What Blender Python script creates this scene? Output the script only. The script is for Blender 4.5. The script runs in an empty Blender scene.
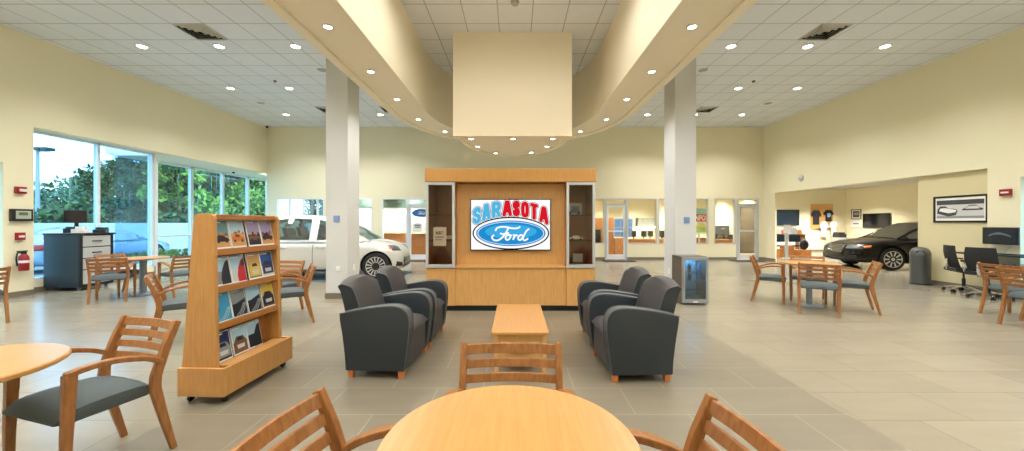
import bpy, bmesh, math, random
from mathutils import Vector, Matrix
from mathutils.bvhtree import BVHTree
R = random.Random(7)
PI = math.pi
COL = bpy.context.scene.collection
H = 1.42; F = 370.0

# ------------------------------------------------------------------ materials
def lin(c):
    return tuple(((v/255.0)/12.92 if v/255.0 <= .04045 else ((v/255.0+.055)/1.055)**2.4) for v in c)
def _new(name):
    m = bpy.data.materials.new(name); m.use_nodes = True
    return m, m.node_tree.nodes, m.node_tree.links, m.node_tree.nodes['Principled BSDF']
def mat(name, c, rough=.5, metal=0, spec=.5, noise=0, nscale=20, emit=None, es=0, coat=0):
    m, n, l, b = _new(name); c = lin(c)
    b.inputs['Base Color'].default_value = (*c, 1); b.inputs['Roughness'].default_value = rough
    b.inputs['Metallic'].default_value = metal; b.inputs['Specular IOR Level'].default_value = spec
    if coat: b.inputs['Coat Weight'].default_value = coat; b.inputs['Coat Roughness'].default_value = .05
    if emit: b.inputs['Emission Color'].default_value = (*lin(emit), 1); b.inputs['Emission Strength'].default_value = es
    if noise:
        t = n.new('ShaderNodeTexCoord'); z = n.new('ShaderNodeTexNoise'); z.inputs['Scale'].default_value = nscale
        r = n.new('ShaderNodeMixRGB'); r.inputs[1].default_value = (*[v*(1-noise) for v in c], 1); r.inputs[2].default_value = (*[min(1, v*(1+noise)) for v in c], 1)
        l.new(t.outputs['Object'], z.inputs['Vector']); l.new(z.outputs['Fac'], r.inputs[0]); l.new(r.outputs[0], b.inputs['Base Color'])
    return m
def wood(name, c1, c2, scale=(3, 40, 3), rough=.35):
    m, n, l, b = _new(name)
    t = n.new('ShaderNodeTexCoord'); mp = n.new('ShaderNodeMapping'); mp.inputs['Scale'].default_value = scale
    z = n.new('ShaderNodeTexNoise'); z.inputs['Scale'].default_value = 1.5; z.inputs['Detail'].default_value = 5; z.inputs['Distortion'].default_value = .4
    r = n.new('ShaderNodeValToRGB'); r.color_ramp.elements[0].position = .3; r.color_ramp.elements[1].position = .7
    r.color_ramp.elements[0].color = (*lin(c1), 1); r.color_ramp.elements[1].color = (*lin(c2), 1)
    l.new(t.outputs['Object'], mp.inputs[0]); l.new(mp.outputs[0], z.inputs['Vector']); l.new(z.outputs['Fac'], r.inputs[0]); l.new(r.outputs[0], b.inputs['Base Color'])
    b.inputs['Roughness'].default_value = rough
    return m
def grid_mat(name, base, line, pitch, off, lw, rough, stagger=0, var=.0, nscale=3, streak=None, bump=0):
    """rectangular grid of tiles in plan, world position"""
    m, n, l, b = _new(name)
    g = n.new('ShaderNodeNewGeometry'); s = n.new('ShaderNodeSeparateXYZ'); l.new(g.outputs['Position'], s.inputs[0])
    def M(op, a, c=None, clamp=False):
        q = n.new('ShaderNodeMath'); q.operation = op; q.use_clamp = clamp
        for i, v in enumerate((a, c)):
            if v is None: continue
            if isinstance(v, (int, float)): q.inputs[i].default_value = v
            else: l.new(v, q.inputs[i])
        return q.outputs[0]
    yy = M('DIVIDE', M('SUBTRACT', s.outputs['Y'], off[1]), pitch[1])
    row = M('FLOOR', yy)
    xx = M('DIVIDE', M('SUBTRACT', s.outputs['X'], off[0]), pitch[0])
    if stagger: xx = M('ADD', xx, M('MULTIPLY', row, stagger))
    fx = M('FRACT', xx); fy = M('FRACT', yy)
    lx = M('LESS_THAN', fx, lw/pitch[0]); ly = M('LESS_THAN', fy, lw/pitch[1])
    ln = M('MAXIMUM', lx, ly)
    cb = n.new('ShaderNodeCombineXYZ'); l.new(M('FLOOR', xx), cb.inputs[0]); l.new(row, cb.inputs[1])
    wn = n.new('ShaderNodeTexWhiteNoise'); wn.noise_dimensions = '2D'; l.new(cb.outputs[0], wn.inputs['Vector'])
    mp = n.new('ShaderNodeMapping'); mp.inputs['Scale'].default_value = streak or (1, 1, 1); l.new(g.outputs['Position'], mp.inputs[0])
    ns = n.new('ShaderNodeTexNoise'); ns.inputs['Scale'].default_value = nscale; ns.inputs['Detail'].default_value = 4; l.new(mp.outputs[0], ns.inputs['Vector'])
    k = M('ADD', M('MULTIPLY', M('SUBTRACT', wn.outputs['Value'], .5), var), M('MULTIPLY', M('SUBTRACT', ns.outputs['Fac'], .5), var*2.2))
    k = M('ADD', k, 1.0)
    vm = n.new('ShaderNodeVectorMath'); vm.operation = 'SCALE'; vm.inputs[0].default_value = lin(base); l.new(k, vm.inputs['Scale'])
    mx = n.new('ShaderNodeMixRGB'); l.new(ln, mx.inputs[0]); l.new(vm.outputs[0], mx.inputs[1]); mx.inputs[2].default_value = (*lin(line), 1)
    l.new(mx.outputs[0], b.inputs['Base Color']); b.inputs['Roughness'].default_value = rough
    return m
def glass(name, tint=(235, 245, 245), refl=.1, alpha_dark=None):
    m = bpy.data.materials.new(name); m.use_nodes = True; n = m.node_tree.nodes; l = m.node_tree.links; n.clear()
    o = n.new('ShaderNodeOutputMaterial'); a = n.new('ShaderNodeBsdfTransparent'); g = n.new('ShaderNodeBsdfGlossy'); x = n.new('ShaderNodeMixShader')
    a.inputs[0].default_value = (*lin(tint), 1); g.inputs[0].default_value = (1, 1, 1, 1); g.inputs['Roughness'].default_value = .02; x.inputs[0].default_value = refl
    l.new(a.outputs[0], x.inputs[1]); l.new(g.outputs[0], x.inputs[2]); l.new(x.outputs[0], o.inputs[0])
    return m
def emis(name, c, s):
    m = bpy.data.materials.new(name); m.use_nodes = True; n = m.node_tree.nodes; l = m.node_tree.links; n.clear()
    o = n.new('ShaderNodeOutputMaterial'); e = n.new('ShaderNodeEmission'); e.inputs[0].default_value = (*lin(c), 1); e.inputs[1].default_value = s
    l.new(e.outputs[0], o.inputs[0]); return m

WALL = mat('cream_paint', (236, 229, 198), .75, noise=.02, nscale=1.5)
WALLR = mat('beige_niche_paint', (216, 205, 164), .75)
SOFF = mat('warm_bulkhead_paint', (240, 231, 208), .7)
WHITE = mat('white_paint', (206, 208, 208), .6)
FRAMEW = mat('white_window_frame', (222, 230, 238), .4)
ALU = mat('brushed_aluminium', (196, 202, 206), .35, .35)
CHROME = mat('chrome', (215, 215, 218), .15, 1)
BASEB = mat('grey_brown_baseboard', (120, 112, 98), .5)
TILE_L = grid_mat('light_floor_tile', (140, 132, 115), (114, 106, 91), (.8, .44), (.1, .02), .006, .22, .5, .10, 2.2, (.7, 3.2, 1))
TILE_D = grid_mat('grey_floor_tile', (124, 116, 100), (152, 145, 128), (.78, .44), (.893, .10), .007, .30, .5, .12, 2.2, (.7, 3.2, 1))
CEIL = grid_mat('acoustic_ceiling_tile', (226, 232, 240), (164, 168, 166), (.61, .61), (-5.8, 6.874), .016, .9, 0, .03, 8)
CHW = wood('chair_cherry_wood', (132, 84, 42), (164, 110, 60), (30, 30, 6), .33)
MAP = wood('maple_veneer', (200, 152, 90), (214, 167, 104), (40, 40, 3), .35)
MAPT = wood('maple_table_top', (182, 132, 70), (192, 144, 82), (45, 3, 3), .28)
MAPE = wood('maple_edge', (176, 116, 58), (192, 132, 72), (3, 3, 40), .35)
DWOOD = wood('brown_display_wood', (164, 108, 70), (186, 128, 86), (30, 30, 3), .4)
SEATF = mat('slate_seat_fabric', (78, 88, 90), .75, noise=.15, nscale=90)
VINYL = mat('charcoal_vinyl', (40, 48, 55), .42, noise=.05, nscale=60)
VINYLT = mat('grey_vinyl_piping', (78, 82, 84), .45)
BROWNF = mat('brown_grey_fabric', (64, 61, 62), .6, noise=.06, nscale=60)
BLACK = mat('black_plastic', (22, 22, 24), .4)
DARKM = mat('dark_metal', (58, 62, 66), .35, .5)
CANM = mat('pewter_can_metal', (104, 108, 111), .3, .7)
GREYM = mat('blue_grey_post_metal', (128, 140, 150), .4, .3)
GLASS = glass('window_glass', (212, 235, 246), .04)
GLASSO = glass('office_glass', (248, 248, 244), .035)
GLASSC = glass('cabinet_glass', (236, 230, 222), .035)
REDM = mat('fire_red', (150, 24, 32), .4)
SCREEN = mat('dark_screen', (14, 16, 22), .12)
PAPER = mat('paper_white', (238, 238, 236), .6)
NAVY = mat('navy_laminate', (38, 58, 72), .45)
GREYL = mat('light_grey_laminate', (176, 178, 176), .45)
LAMP = emis('lit_lamp_lens', (255, 244, 222), 22)
CARPETL = mat('office_floor', (150, 140, 118), .7)

# ------------------------------------------------------------------ mesh helpers
def box(bm, x0, x1, y0, y1, z0, z1, mi=0):
    r = bmesh.ops.create_cube(bm, size=1, matrix=Matrix.Translation(((x0+x1)/2, (y0+y1)/2, (z0+z1)/2)) @ Matrix.Diagonal((abs(x1-x0), abs(y1-y0), abs(z1-z0), 1)))
    for f in {f for v in r['verts'] for f in v.link_faces}: f.material_index = mi
    return r['verts']
def prism(bm, pts, axis, a, b, mi=0):
    """pts 2D polygon; axis 0: pts=(y,z) extruded in x; 1: (x,z) in y; 2: (x,y) in z"""
    def mk(p, t): return {0: (t, p[0], p[1]), 1: (p[0], t, p[1]), 2: (p[0], p[1], t)}[axis]
    A = [bm.verts.new(mk(p, a)) for p in pts]; B = [bm.verts.new(mk(p, b)) for p in pts]; n = len(pts)
    fs = [bm.faces.new(A), bm.faces.new(B)] + [bm.faces.new((A[i], A[(i+1) % n], B[(i+1) % n], B[i])) for i in range(n)]
    for f in fs: f.material_index = mi
    return fs
def loft(bm, rings, closed=True, cap=True, mi=0):
    V = [[bm.verts.new(p) for p in r] for r in rings]; n = len(rings[0]); fs = []
    for i in range(len(V)-1):
        for j in range(n if closed else n-1):
            fs.append(bm.faces.new((V[i][j], V[i][(j+1) % n], V[i+1][(j+1) % n], V[i+1][j])))
    if cap and closed: fs += [bm.faces.new(V[0]), bm.faces.new(V[-1])]
    for f in fs: f.material_index = mi
    return V
def sweep(bm, pts, w, h, side=(1, 0, 0), mi=0):
    """rectangular bar along pts; w measured along side, h along the other normal; w,h number or list"""
    pts = [Vector(p) for p in pts]; n = len(pts); side = Vector(side); rings = []
    for i, p in enumerate(pts):
        d = (pts[min(i+1, n-1)]-pts[max(i-1, 0)]).normalized()
        s = (side-d*side.dot(d)).normalized(); u = d.cross(s)
        ww = w[i] if isinstance(w, (list, tuple)) else w; hh = h[i] if isinstance(h, (list, tuple)) else h
        rings.append([p+s*ww/2+u*hh/2, p-s*ww/2+u*hh/2, p-s*ww/2-u*hh/2, p+s*ww/2-u*hh/2])
    return loft(bm, rings, mi=mi)
def tube(bm, pts, r, seg=10, mi=0):
    pts = [Vector(p) for p in pts]; n = len(pts); rings = []
    for i, p in enumerate(pts):
        d = (pts[min(i+1, n-1)]-pts[max(i-1, 0)]).normalized()
        s = d.cross(Vector((0, 0, 1)) if abs(d.z) < .9 else Vector((1, 0, 0))).normalized(); u = d.cross(s)
        rr = r[i] if isinstance(r, (list, tuple)) else r
        rings.append([p+s*rr*math.cos(2*PI*k/seg)+u*rr*math.sin(2*PI*k/seg) for k in range(seg)])
    return loft(bm, rings, mi=mi)
def lathe(bm, prof, c=(0, 0, 0), seg=32, mi=0, axis='z'):
    rings = []
    for r, z in prof:
        ring = []
        for k in range(seg):
            a = 2*PI*k/seg; x, y = r*math.cos(a), r*math.sin(a)
            ring.append({'z': (c[0]+x, c[1]+y, c[2]+z), 'y': (c[0]+x, c[1]+z, c[2]+y), 'x': (c[0]+z, c[1]+x, c[2]+y)}[axis])
        rings.append(ring)
    return loft(bm, rings, mi=mi)
def poly(bm, pts, y, mi=0):
    """flat polygon in the x-z plane at y"""
    f = bm.faces.new([bm.verts.new((p[0], y, p[1])) for p in pts]); f.material_index = mi; return f
def mesh(name, bm, mats, parent=None, bevel=0, smooth=False, seg=2, recalc=True, auto=None, loc=None, rz=None):
    if recalc: bmesh.ops.recalc_face_normals(bm, faces=bm.faces)
    me = bpy.data.meshes.new(name); bm.to_mesh(me); bm.free()
    for m in (mats if isinstance(mats, (list, tuple)) else [mats]): me.materials.append(m)
    if smooth: me.polygons.foreach_set('use_smooth', [True]*len(me.polygons))
    if auto:
        me.polygons.foreach_set('use_smooth', [True]*len(me.polygons)); me.set_sharp_from_angle(angle=math.radians(auto))
    o = bpy.data.objects.new(name, me); COL.objects.link(o)
    if bevel:
        b = o.modifiers.new('edge', 'BEVEL'); b.width = bevel; b.segments = seg; b.limit_method = 'ANGLE'; b.angle_limit = math.radians(35)
    if parent: o.parent = parent
    if loc: o.location = loc
    if rz is not None: o.rotation_euler.z = rz
    return o
BM = bmesh.new
def tag(o, label, cat, group=None, kind=None):
    o['label'] = label; o['category'] = cat
    if group: o['group'] = group
    if kind: o['kind'] = kind
    return o
def thing(name, label, cat, loc=(0, 0, 0), rz=0, group=None):
    o = bpy.data.objects.new(name, None); COL.objects.link(o); o.location = loc; o.rotation_euler.z = rz; o.empty_display_size = .1
    return tag(o, label, cat, group)
def struct(name, bm, mats, parent=None, **k):
    o = mesh(name, bm, mats, parent, **k)
    if not parent: o['kind'] = 'structure'
    return o
def copy_tree(o, parent=None):
    c = o.copy(); COL.objects.link(c)
    if parent: c.parent = parent
    for ch in [q for q in bpy.data.objects if q.parent == o]: copy_tree(ch, c)
    return c
def dup(o, loc, rz, label, group=None):
    c = copy_tree(o); c.location = loc; c.rotation_euler.z = rz; c['label'] = label
    if group: c['group'] = group
    return c
def ell(cx, cz, rx, rz, n=40, a0=0, a1=2*PI):
    return [(cx+rx*math.cos(a0+(a1-a0)*k/n), cz+rz*math.sin(a0+(a1-a0)*k/n)) for k in range(n)]
def rrect(x0, x1, y0, y1, r, n=5):
    p = []
    for cx, cy, a in ((x1-r, y1-r, 0), (x0+r, y1-r, PI/2), (x0+r, y0+r, PI), (x1-r, y0+r, 1.5*PI)):
        p += [(cx+r*math.cos(a+PI/2*k/n), cy+r*math.sin(a+PI/2*k/n)) for k in range(n+1)]
    return p

# ------------------------------------------------------------------ text helper
def text_mesh(txt, offset=0.0):
    cu = bpy.data.curves.new('t', 'FONT'); cu.body = txt; cu.size = 1; cu.offset = offset; cu.resolution_u = 4
    ob = bpy.data.objects.new('t', cu); COL.objects.link(ob)
    dg = bpy.context.evaluated_depsgraph_get(); me = bpy.data.meshes.new_from_object(ob.evaluated_get(dg))
    vs = [v.co.copy() for v in me.vertices]; fs = [tuple(p.vertices) for p in me.polygons]
    bpy.data.objects.remove(ob); bpy.data.curves.remove(cu); bpy.data.meshes.remove(me)
    return vs, fs
def put_text(bm, txt, x0, x1, z0, z1, y, mi=0, offset=0.02, warp=None, pad=0):
    vs, fs = text_mesh(txt, offset)
    ref, _ = text_mesh(txt, 0.02) if pad else (vs, fs)
    ax, bx = min(v.x for v in ref), max(v.x for v in ref); az, bz = min(v.y for v in ref), max(v.y for v in ref)
    out = []
    for v in vs:
        x = x0+(v.x-ax)/(bx-ax)*(x1-x0); z = z0+(v.y-az)/(bz-az)*(z1-z0)
        if warp: x, z = warp(x, z)
        out.append(bm.verts.new((x, y, z)))
    for f in fs:
        try: bm.faces.new([out[i] for i in f]).material_index = mi
        except ValueError: pass
def ribbon(bm, pts, w, y, mi=0):
    n = len(pts); L = []; Rr = []
    for i, p in enumerate(pts):
        a = pts[max(i-1, 0)]; b = pts[min(i+1, n-1)]; dx, dz = b[0]-a[0], b[1]-a[1]; d = math.hypot(dx, dz) or 1
        ww = w[i] if isinstance(w, list) else w
        L.append(bm.verts.new((p[0]-dz/d*ww/2, y, p[1]+dx/d*ww/2))); Rr.append(bm.verts.new((p[0]+dz/d*ww/2, y, p[1]-dx/d*ww/2)))
    for i in range(n-1): bm.faces.new((L[i], L[i+1], Rr[i+1], Rr[i])).material_index = mi
def smooth_pts(pts, k=4):
    out = []
    for i in range(len(pts)-1):
        p0 = pts[max(i-1, 0)]; p1 = pts[i]; p2 = pts[i+1]; p3 = pts[min(i+2, len(pts)-1)]
        for j in range(k):
            t = j/k
            out.append(tuple(.5*((2*p1[a])+(-p0[a]+p2[a])*t+(2*p0[a]-5*p1[a]+4*p2[a]-p3[a])*t*t+(-p0[a]+3*p1[a]-3*p2[a]+p3[a])*t**3) for a in range(len(p1))))
    out.append(tuple(pts[-1])); return out
FORD = [[(236, 272), (246, 254), (270, 246), (305, 246), (345, 254), (380, 254), (400, 243)],
        [(322, 252), (306, 282), (282, 314), (252, 333), (224, 330), (214, 312), (228, 298)], [(266, 287), (290, 292), (326, 284)],
        [(330, 298), (312, 300), (303, 316), (310, 330), (326, 326), (335, 310), (330, 298), (345, 304)],
        [(352, 296), (362, 304), (352, 330)], [(357, 314), (370, 300), (382, 301)],
        [(420, 306), (404, 298), (388, 310), (388, 327), (402, 330), (420, 308)], [(460, 258), (442, 270), (425, 300), (418, 324), (430, 334), (452, 320)]]
def oval_script(bm, cx, cz, s, y, mi, w=9, dy=-.001):
    for st in FORD:
        ribbon(bm, [(cx+(p[0]-338)*s, cz-(p[1]-287)*s) for p in smooth_pts(st)], w*s, y, mi)

# ------------------------------------------------------------------ camera
cd = bpy.data.cameras.new('camera'); cam = bpy.data.objects.new('camera', cd); COL.objects.link(cam)
cam.location = (0, 0, H); cam.rotation_euler = (PI/2, 0, 0); cd.sensor_width = 36; cd.lens = F*36/1024
cd.shift_x = (512-515)/1024; cd.shift_y = (223-225.5)/1024*1.0; cd.clip_start = .05; cd.clip_end = 300
bpy.context.scene.camera = cam

# ------------------------------------------------------------------ room shell
XW = 9.6; YB = 14.3; ZC = 5.13; Y0 = -3.6
bm = BM()
def quad(bm, x0, x1, y0, y1, z, mi): 
    f = bm.faces.new([bm.verts.new(p) for p in ((x0, y0, z), (x1, y0, z), (x1, y1, z), (x0, y1, z))]); f.material_index = mi
quad(bm, -12, -2.5, Y0, 20, 0, 0); quad(bm, 2.47, 17.2, Y0, 20, 0, 0); quad(bm, -2.5, 2.47, Y0, 6.6, 0, 1); quad(bm, -2.5, 2.47, 6.6, 20, 0, 0)
bmesh.ops.remove_doubles(bm, verts=bm.verts, dist=.001)
r = bmesh.ops.extrude_face_region(bm, geom=bm.faces[:]); 
bmesh.ops.translate(bm, verts=[v for v in r['geom'] if isinstance(v, bmesh.types.BMVert)], vec=(0, 0, -.1))
struct('floor', bm, [TILE_L, TILE_D])
bm = BM(); box(bm, -XW-.35, XW+.35, Y0, YB+.2, ZC, ZC+.1); struct('ceiling', bm, CEIL)
# left wall
bm = BM()
box(bm, -9.95, -XW, Y0, YB, 3.33, ZC)                        # above the windows
box(bm, -9.95, -XW, 6.94, 7.38, 0, 3.33)
box(bm, -9.95, -XW, 5.0, 6.94, 2.56, 3.33); box(bm, -9.95, -XW, 5.0, 6.94, 0, .3)
box(bm, -9.95, -XW, Y0, 5.0, 0, 3.33)
box(bm, -9.97, -9.86, 7.38, 10.15, 0, .24)                   # sill wall
box(bm, -11.2, -9.97, 10.12, 10.2, 0, .24)                  # bay return sill
box(bm, -11.2, -9.95, 10.12, 16.75, 3.33, 3.5)                 # bay soffit
box(bm, -11.1, -10.98, 10.2, 16.6, 0, .24)
box(bm, -11.2, -9.55, 16.6, 16.75, 0, 3.33)
box(bm, -9.6, -9.5, YB+.12, 16.6, 0, 3.33)
box(bm, -10.05, -9.95, 7.38, 10.15, 3.3, 3.5)
struct('wall_left', bm, WALL)
# right wall : openings for the car annex and a shallow desk niche
bm = BM()
box(bm, XW, XW+.3, Y0, YB, 2.53, ZC)
box(bm, XW, XW+.06, 13.66, YB, 0, 2.53)
box(bm, XW, XW+.3, 7.03, 7.52, 0, 2.53)
box(bm, XW, XW+.3, Y0, 5.2, 0, 2.53); box(bm, XW, XW+.3, 5.2, 7.03, 0, .3); box(bm, XW, XW+.3, 5.2, 7.03, 2.3, 2.53)
struct('wall_right', bm, WALL)
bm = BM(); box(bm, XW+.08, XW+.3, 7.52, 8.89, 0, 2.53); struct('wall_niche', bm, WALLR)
# annex
bm = BM()
box(bm, XW+.01, 16.7, 18.5, 18.7, 0, 3.2); box(bm, 16.5, 16.7, 8.0, 18.5, 0, 3.2); box(bm, XW+.3, 16.5, 8.0, 8.2, 0, 3.2)
box(bm, XW+.01, XW+.07, YB, 18.5, 0, 3.2)
struct('wall_annex', bm, WALL)
bm = BM(); box(bm, XW+.3, 16.5, 8.2, 18.5, 3.1, 3.2); box(bm, XW+.01, XW+.3, YB, 18.5, 3.1, 3.2); struct('ceiling_annex', bm, WHITE)
bm = BM(); box(bm, -9.95, XW+.3, Y0-.2, Y0, 0, ZC); struct('wall_front', bm, WALL)
# back wall with office openings. X from pixel column u at the wall plane
def bx(u): return (u-515)*YB/F
HEAD = 2.37; SILL = .61
openings = [(276.5, 324, SILL), (360-22, 372, SILL), (382, 407, SILL), (407.5, 446, 0), (590, 604.3, SILL), (605, 627, 0), (627.5, 657, SILL), (658.5, 668, SILL), (690, 708.4, SILL), (714.3, 735.3, SILL), (736.5, 758.5, 0)]
bm = BM(); box(bm, -XW, XW, YB, YB+.12, HEAD, ZC)
xs = -XW
for a, b, s in openings:
    if bx(a)-xs > .001: box(bm, xs, bx(a), YB, YB+.12, 0, HEAD)
    if s: box(bm, bx(a), bx(b), YB, YB+.12, 0, s)
    xs = bx(b)
box(bm, xs, XW+.05, YB, YB+.12, 0, HEAD)
struct('wall_back', bm, WALL)
# office rooms behind
bm = BM()
box(bm, -6.9, XW, 18.4, 18.5, 0, 2.8)
for x in (-6.9, 2.6, 6.95): box(bm, x, x+.1, YB+.12, 18.4, 0, 2.8)
struct('wall_office', bm, WALL)
bm = BM(); box(bm, -6.9, XW+.05, YB+.12, 18.5, 2.8, 2.9); struct('ceiling_office', bm, WHITE)
# baseboards
bm = BM()
box(bm, -XW-.01, -XW+.015, 6.94, 7.38, 0, .1); box(bm, -XW-.01, -XW+.015, Y0, 6.94, 0, .1); box(bm, -9.86, -9.845, 7.38, 10.12, 0, .1)
box(bm, -9.86, -XW+.015, 7.37, 7.39, 0, .1)
struct('baseboard_left', bm, BASEB)
bm = BM()
box(bm, XW-.015, XW+.01, Y0, 7.52, 0, .1); box(bm, XW+.065, XW+.085, 7.52, 8.8, 0, .1); box(bm, XW-.015, XW+.31, 8.875, 8.90, 0, .1); box(bm, XW-.015, XW+.01, 13.64, YB, 0, .1)
box(bm, XW+.3, 16.5, 18.48, 18.5, 0, .1); box(bm, 16.48, 16.5, 8.2, 18.5, 0, .1)
struct('baseboard_right', bm, BASEB)
bm = BM(); xs = -XW
for a, b, s in openings:
    if s == 0:
        box(bm, xs, bx(a), YB-.015, YB, 0, .1); xs = bx(b)
box(bm, xs, XW, YB-.015, YB, 0, .1)
struct('baseboard_back', bm, BASEB)
# back wall windows and doors
wn = 0; dn = 0
for a, b, s in openings:
    x0, x1 = bx(a), bx(b)
    if s:
        wn += 1
        bm = BM(); w = .035
        box(bm, x0, x0+w, YB-.01, YB+.1, s, HEAD); box(bm, x1-w, x1, YB-.01, YB+.1, s, HEAD); box(bm, x0+w, x1-w, YB-.01, YB+.1, s, s+w); box(bm, x0+w, x1-w, YB-.01, YB+.1, HEAD-w, HEAD)
        if wn == 1:
            for u in (289.5, 303, 317): box(bm, bx(u)-.02, bx(u)+.02, YB, YB+.1, s, HEAD)
            box(bm, x0, x1, YB, YB+.1, 1.62, 1.66)
        o = struct('window_%d' % wn, bm, FRAMEW if a < 500 else ALU)
        bm = BM(); box(bm, x0+w, x1-w, YB+.04, YB+.048, s+w, HEAD-w); mesh('pane', bm, GLASSO, o)
    else:
        dn += 1
        bm = BM(); w = .06
        box(bm, x0, x0+w, YB-.02, YB+.12, 0, HEAD); box(bm, x1-w, x1, YB-.02, YB+.12, 0, HEAD); box(bm, x0+w, x1-w, YB-.02, YB+.12, HEAD-w, HEAD); box(bm, x0+w, x1-w, YB-.02, YB+.12, 2.1, 2.16)
        o = struct('door_%d' % dn, bm, FRAMEW if a < 500 else ALU)
        bm = BM(); box(bm, x0+w, x1-w, YB+.05, YB+.056, 2.16, HEAD-w); mesh('transom_pane', bm, GLASSO, o)
        ps = 1 if dn < 3 else 1; bm = BM(); xa, xb = x0+w+.005, x1-w-.005; s2 = .07; ya, yb = (YB+.0, YB+.045)
        box(bm, xa, xa+s2, ya, yb, .02, 2.1); box(bm, xb-s2, xb, ya, yb, .02, 2.1); box(bm, xa+s2, xb-s2, ya, yb, 2.1-s2, 2.1); box(bm, xa+s2, xb-s2, ya, yb, .02, .2); box(bm, xa+s2, xb-s2, ya, yb, 1.08, 1.13)
        d = mesh('door_leaf', bm, FRAMEW if dn != 3 else WHITE, o)
        bm = BM(); box(bm, xa+s2, xb-s2, ya+.02, ya+.026, .2, 2.1-s2); mesh('pane', bm, GLASSO if dn < 3 else GLASSC, d)
        bm = BM(); tube(bm, [(xb-.04, ya-.05, .9), (xb-.04, ya-.05, 1.2)], .012); tube(bm, [(xb-.04, ya, .92), (xb-.04, ya-.05, .92)], .008); tube(bm, [(xb-.04, ya, 1.18), (xb-.04, ya-.05, 1.18)], .008); mesh('handle', bm, CHROME, d)

# left windows
def side_window(name, X, ys, z0, z1, rails=(), mw=.055, label=None):
    bm = BM(); 
    for i, y in enumerate(ys):
        if name == 'window_21' and i == 0: continue
        box(bm, X-.05, X+.05, y-mw/2, y+mw/2, z0, z1)
    box(bm, X-.05, X+.05, ys[0], ys[-1], z0, z0+.05); box(bm, X-.05, X+.05, ys[0], ys[-1], z1-.05, z1)
    for i, z in rails: box(bm, X-.04, X+.04, ys[i], ys[i+1], z-.025, z+.025)
    o = struct(name, bm, FRAMEW)
    for i in range(len(ys)-1):
        bm = BM(); box(bm, X-.004, X+.004, ys[i]+mw/2, ys[i+1]-mw/2, z0+.05, z1-.05); mesh('pane', bm, GLASS, o)
side_window('window_20', -9.92, [7.41, 8.78, 10.09], .24, 3.33)
side_window('window_21', -11.04, [10.16, 11.3, 12.6, 13.95, 15.26, 16.55], .24, 3.32, [(1, 1.0)], .10)
side_window('window_22', -9.85, [5.03, 6.91], .3, 2.56)
bm = BM(); box(bm, -10.05, -9.86, 10.12, 10.22, 0, 3.33); box(bm, -10.98, -10.05, 10.12, 10.18, .24, .3); box(bm, -10.98, -10.05, 10.12, 10.18, 3.27, 3.33); o = struct('trim_1', bm, FRAMEW)
bm = BM(); box(bm, -10.98, -10.05, 10.145, 10.153, .3, 3.27); mesh('pane', bm, glass('clear_corner_glass', (248, 252, 254), .006), o)
side_window('window_23', 9.8, [5.23, 7.0], .3, 2.3)

# columns
for nm, x0, x1, y0, y1 in (('column', -3.555, -3.14, 6.95, 7.47), ('column', 3.11, 3.53, 7.2, 7.72)):
    bm = BM(); box(bm, x0, x1, y0, y1, .1, ZC); o = struct(nm, bm, WHITE, bevel=.01)
    bm = BM(); box(bm, x0-.012, x1+.012, y0-.012, y1+.012, 0, .1); b = mesh('baseboard', bm, BASEB, o)

# ------------------------------------------------------------------ bulkhead ring
RC = -.06; YS = 7.92; S = 3.81
def ringpath(a, b, n=28):
    p = [(RC-a, Y0), (RC-a, 2.0), (RC-a, 5.0)]
    p += [(RC-a*math.cos(PI*k/n), YS+b*math.sin(PI*k/n)) for k in range(n+1)]
    return p+[(RC+a, 5.0), (RC+a, 2.0), (RC+a, Y0)]
inn = ringpath(1.85, 2.47); out = ringpath(2.56, 3.18); lip = ringpath(2.63, 3.25); lip2 = ringpath(2.50, 3.12)
bm = BM(); rings = [[(i[0], i[1], ZC), (i[0], i[1], S), (o[0], o[1], S), (o[0], o[1], ZC)] for i, o in zip(inn, out)]
loft(bm, rings, closed=False); struct('ceiling_bulkhead', bm, SOFF, auto=40, recalc=True)
bm = BM(); rings = [[(a[0], a[1], S-.035), (b[0], b[1], S-.035), (b[0], b[1], S+.03), (a[0], a[1], S+.03)] for a, b in zip(lip2, lip)]
loft(bm, rings); struct('trim_2', bm, SOFF, auto=40)
# central hanging box with a rounded drum behind
bm = BM(); box(bm, -1.205, 1.108, 7.19, 7.33, 3.11, ZC); struct('bulkhead_box', bm, SOFF, bevel=.004)
DC = -.03
def dpath(a, b, n=28): return [(DC-a*math.cos(PI*k/n), 7.33+b*math.sin(PI*k/n)) for k in range(n+1)]
po, pi_ = dpath(1.05, 2.12), dpath(.5, 1.15)
bm = BM(); loft(bm, [[(o[0], o[1], 3.13), (o[0], o[1], ZC)] for o in po], closed=False)
f = bm.faces.new([bm.verts.new((p[0], p[1], 3.13)) for p in po])
struct('bulkhead_drum', bm, SOFF, auto=40)
bm = BM(); p1, p2 = dpath(1.0, 2.07), dpath(1.10, 2.17)
loft(bm, [[(a[0], a[1], 3.10), (b[0], b[1], 3.10), (b[0], b[1], 3.17), (a[0], a[1], 3.17)] for a, b in zip(p1, p2)]); struct('trim_3', bm, SOFF, auto=40)

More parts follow.
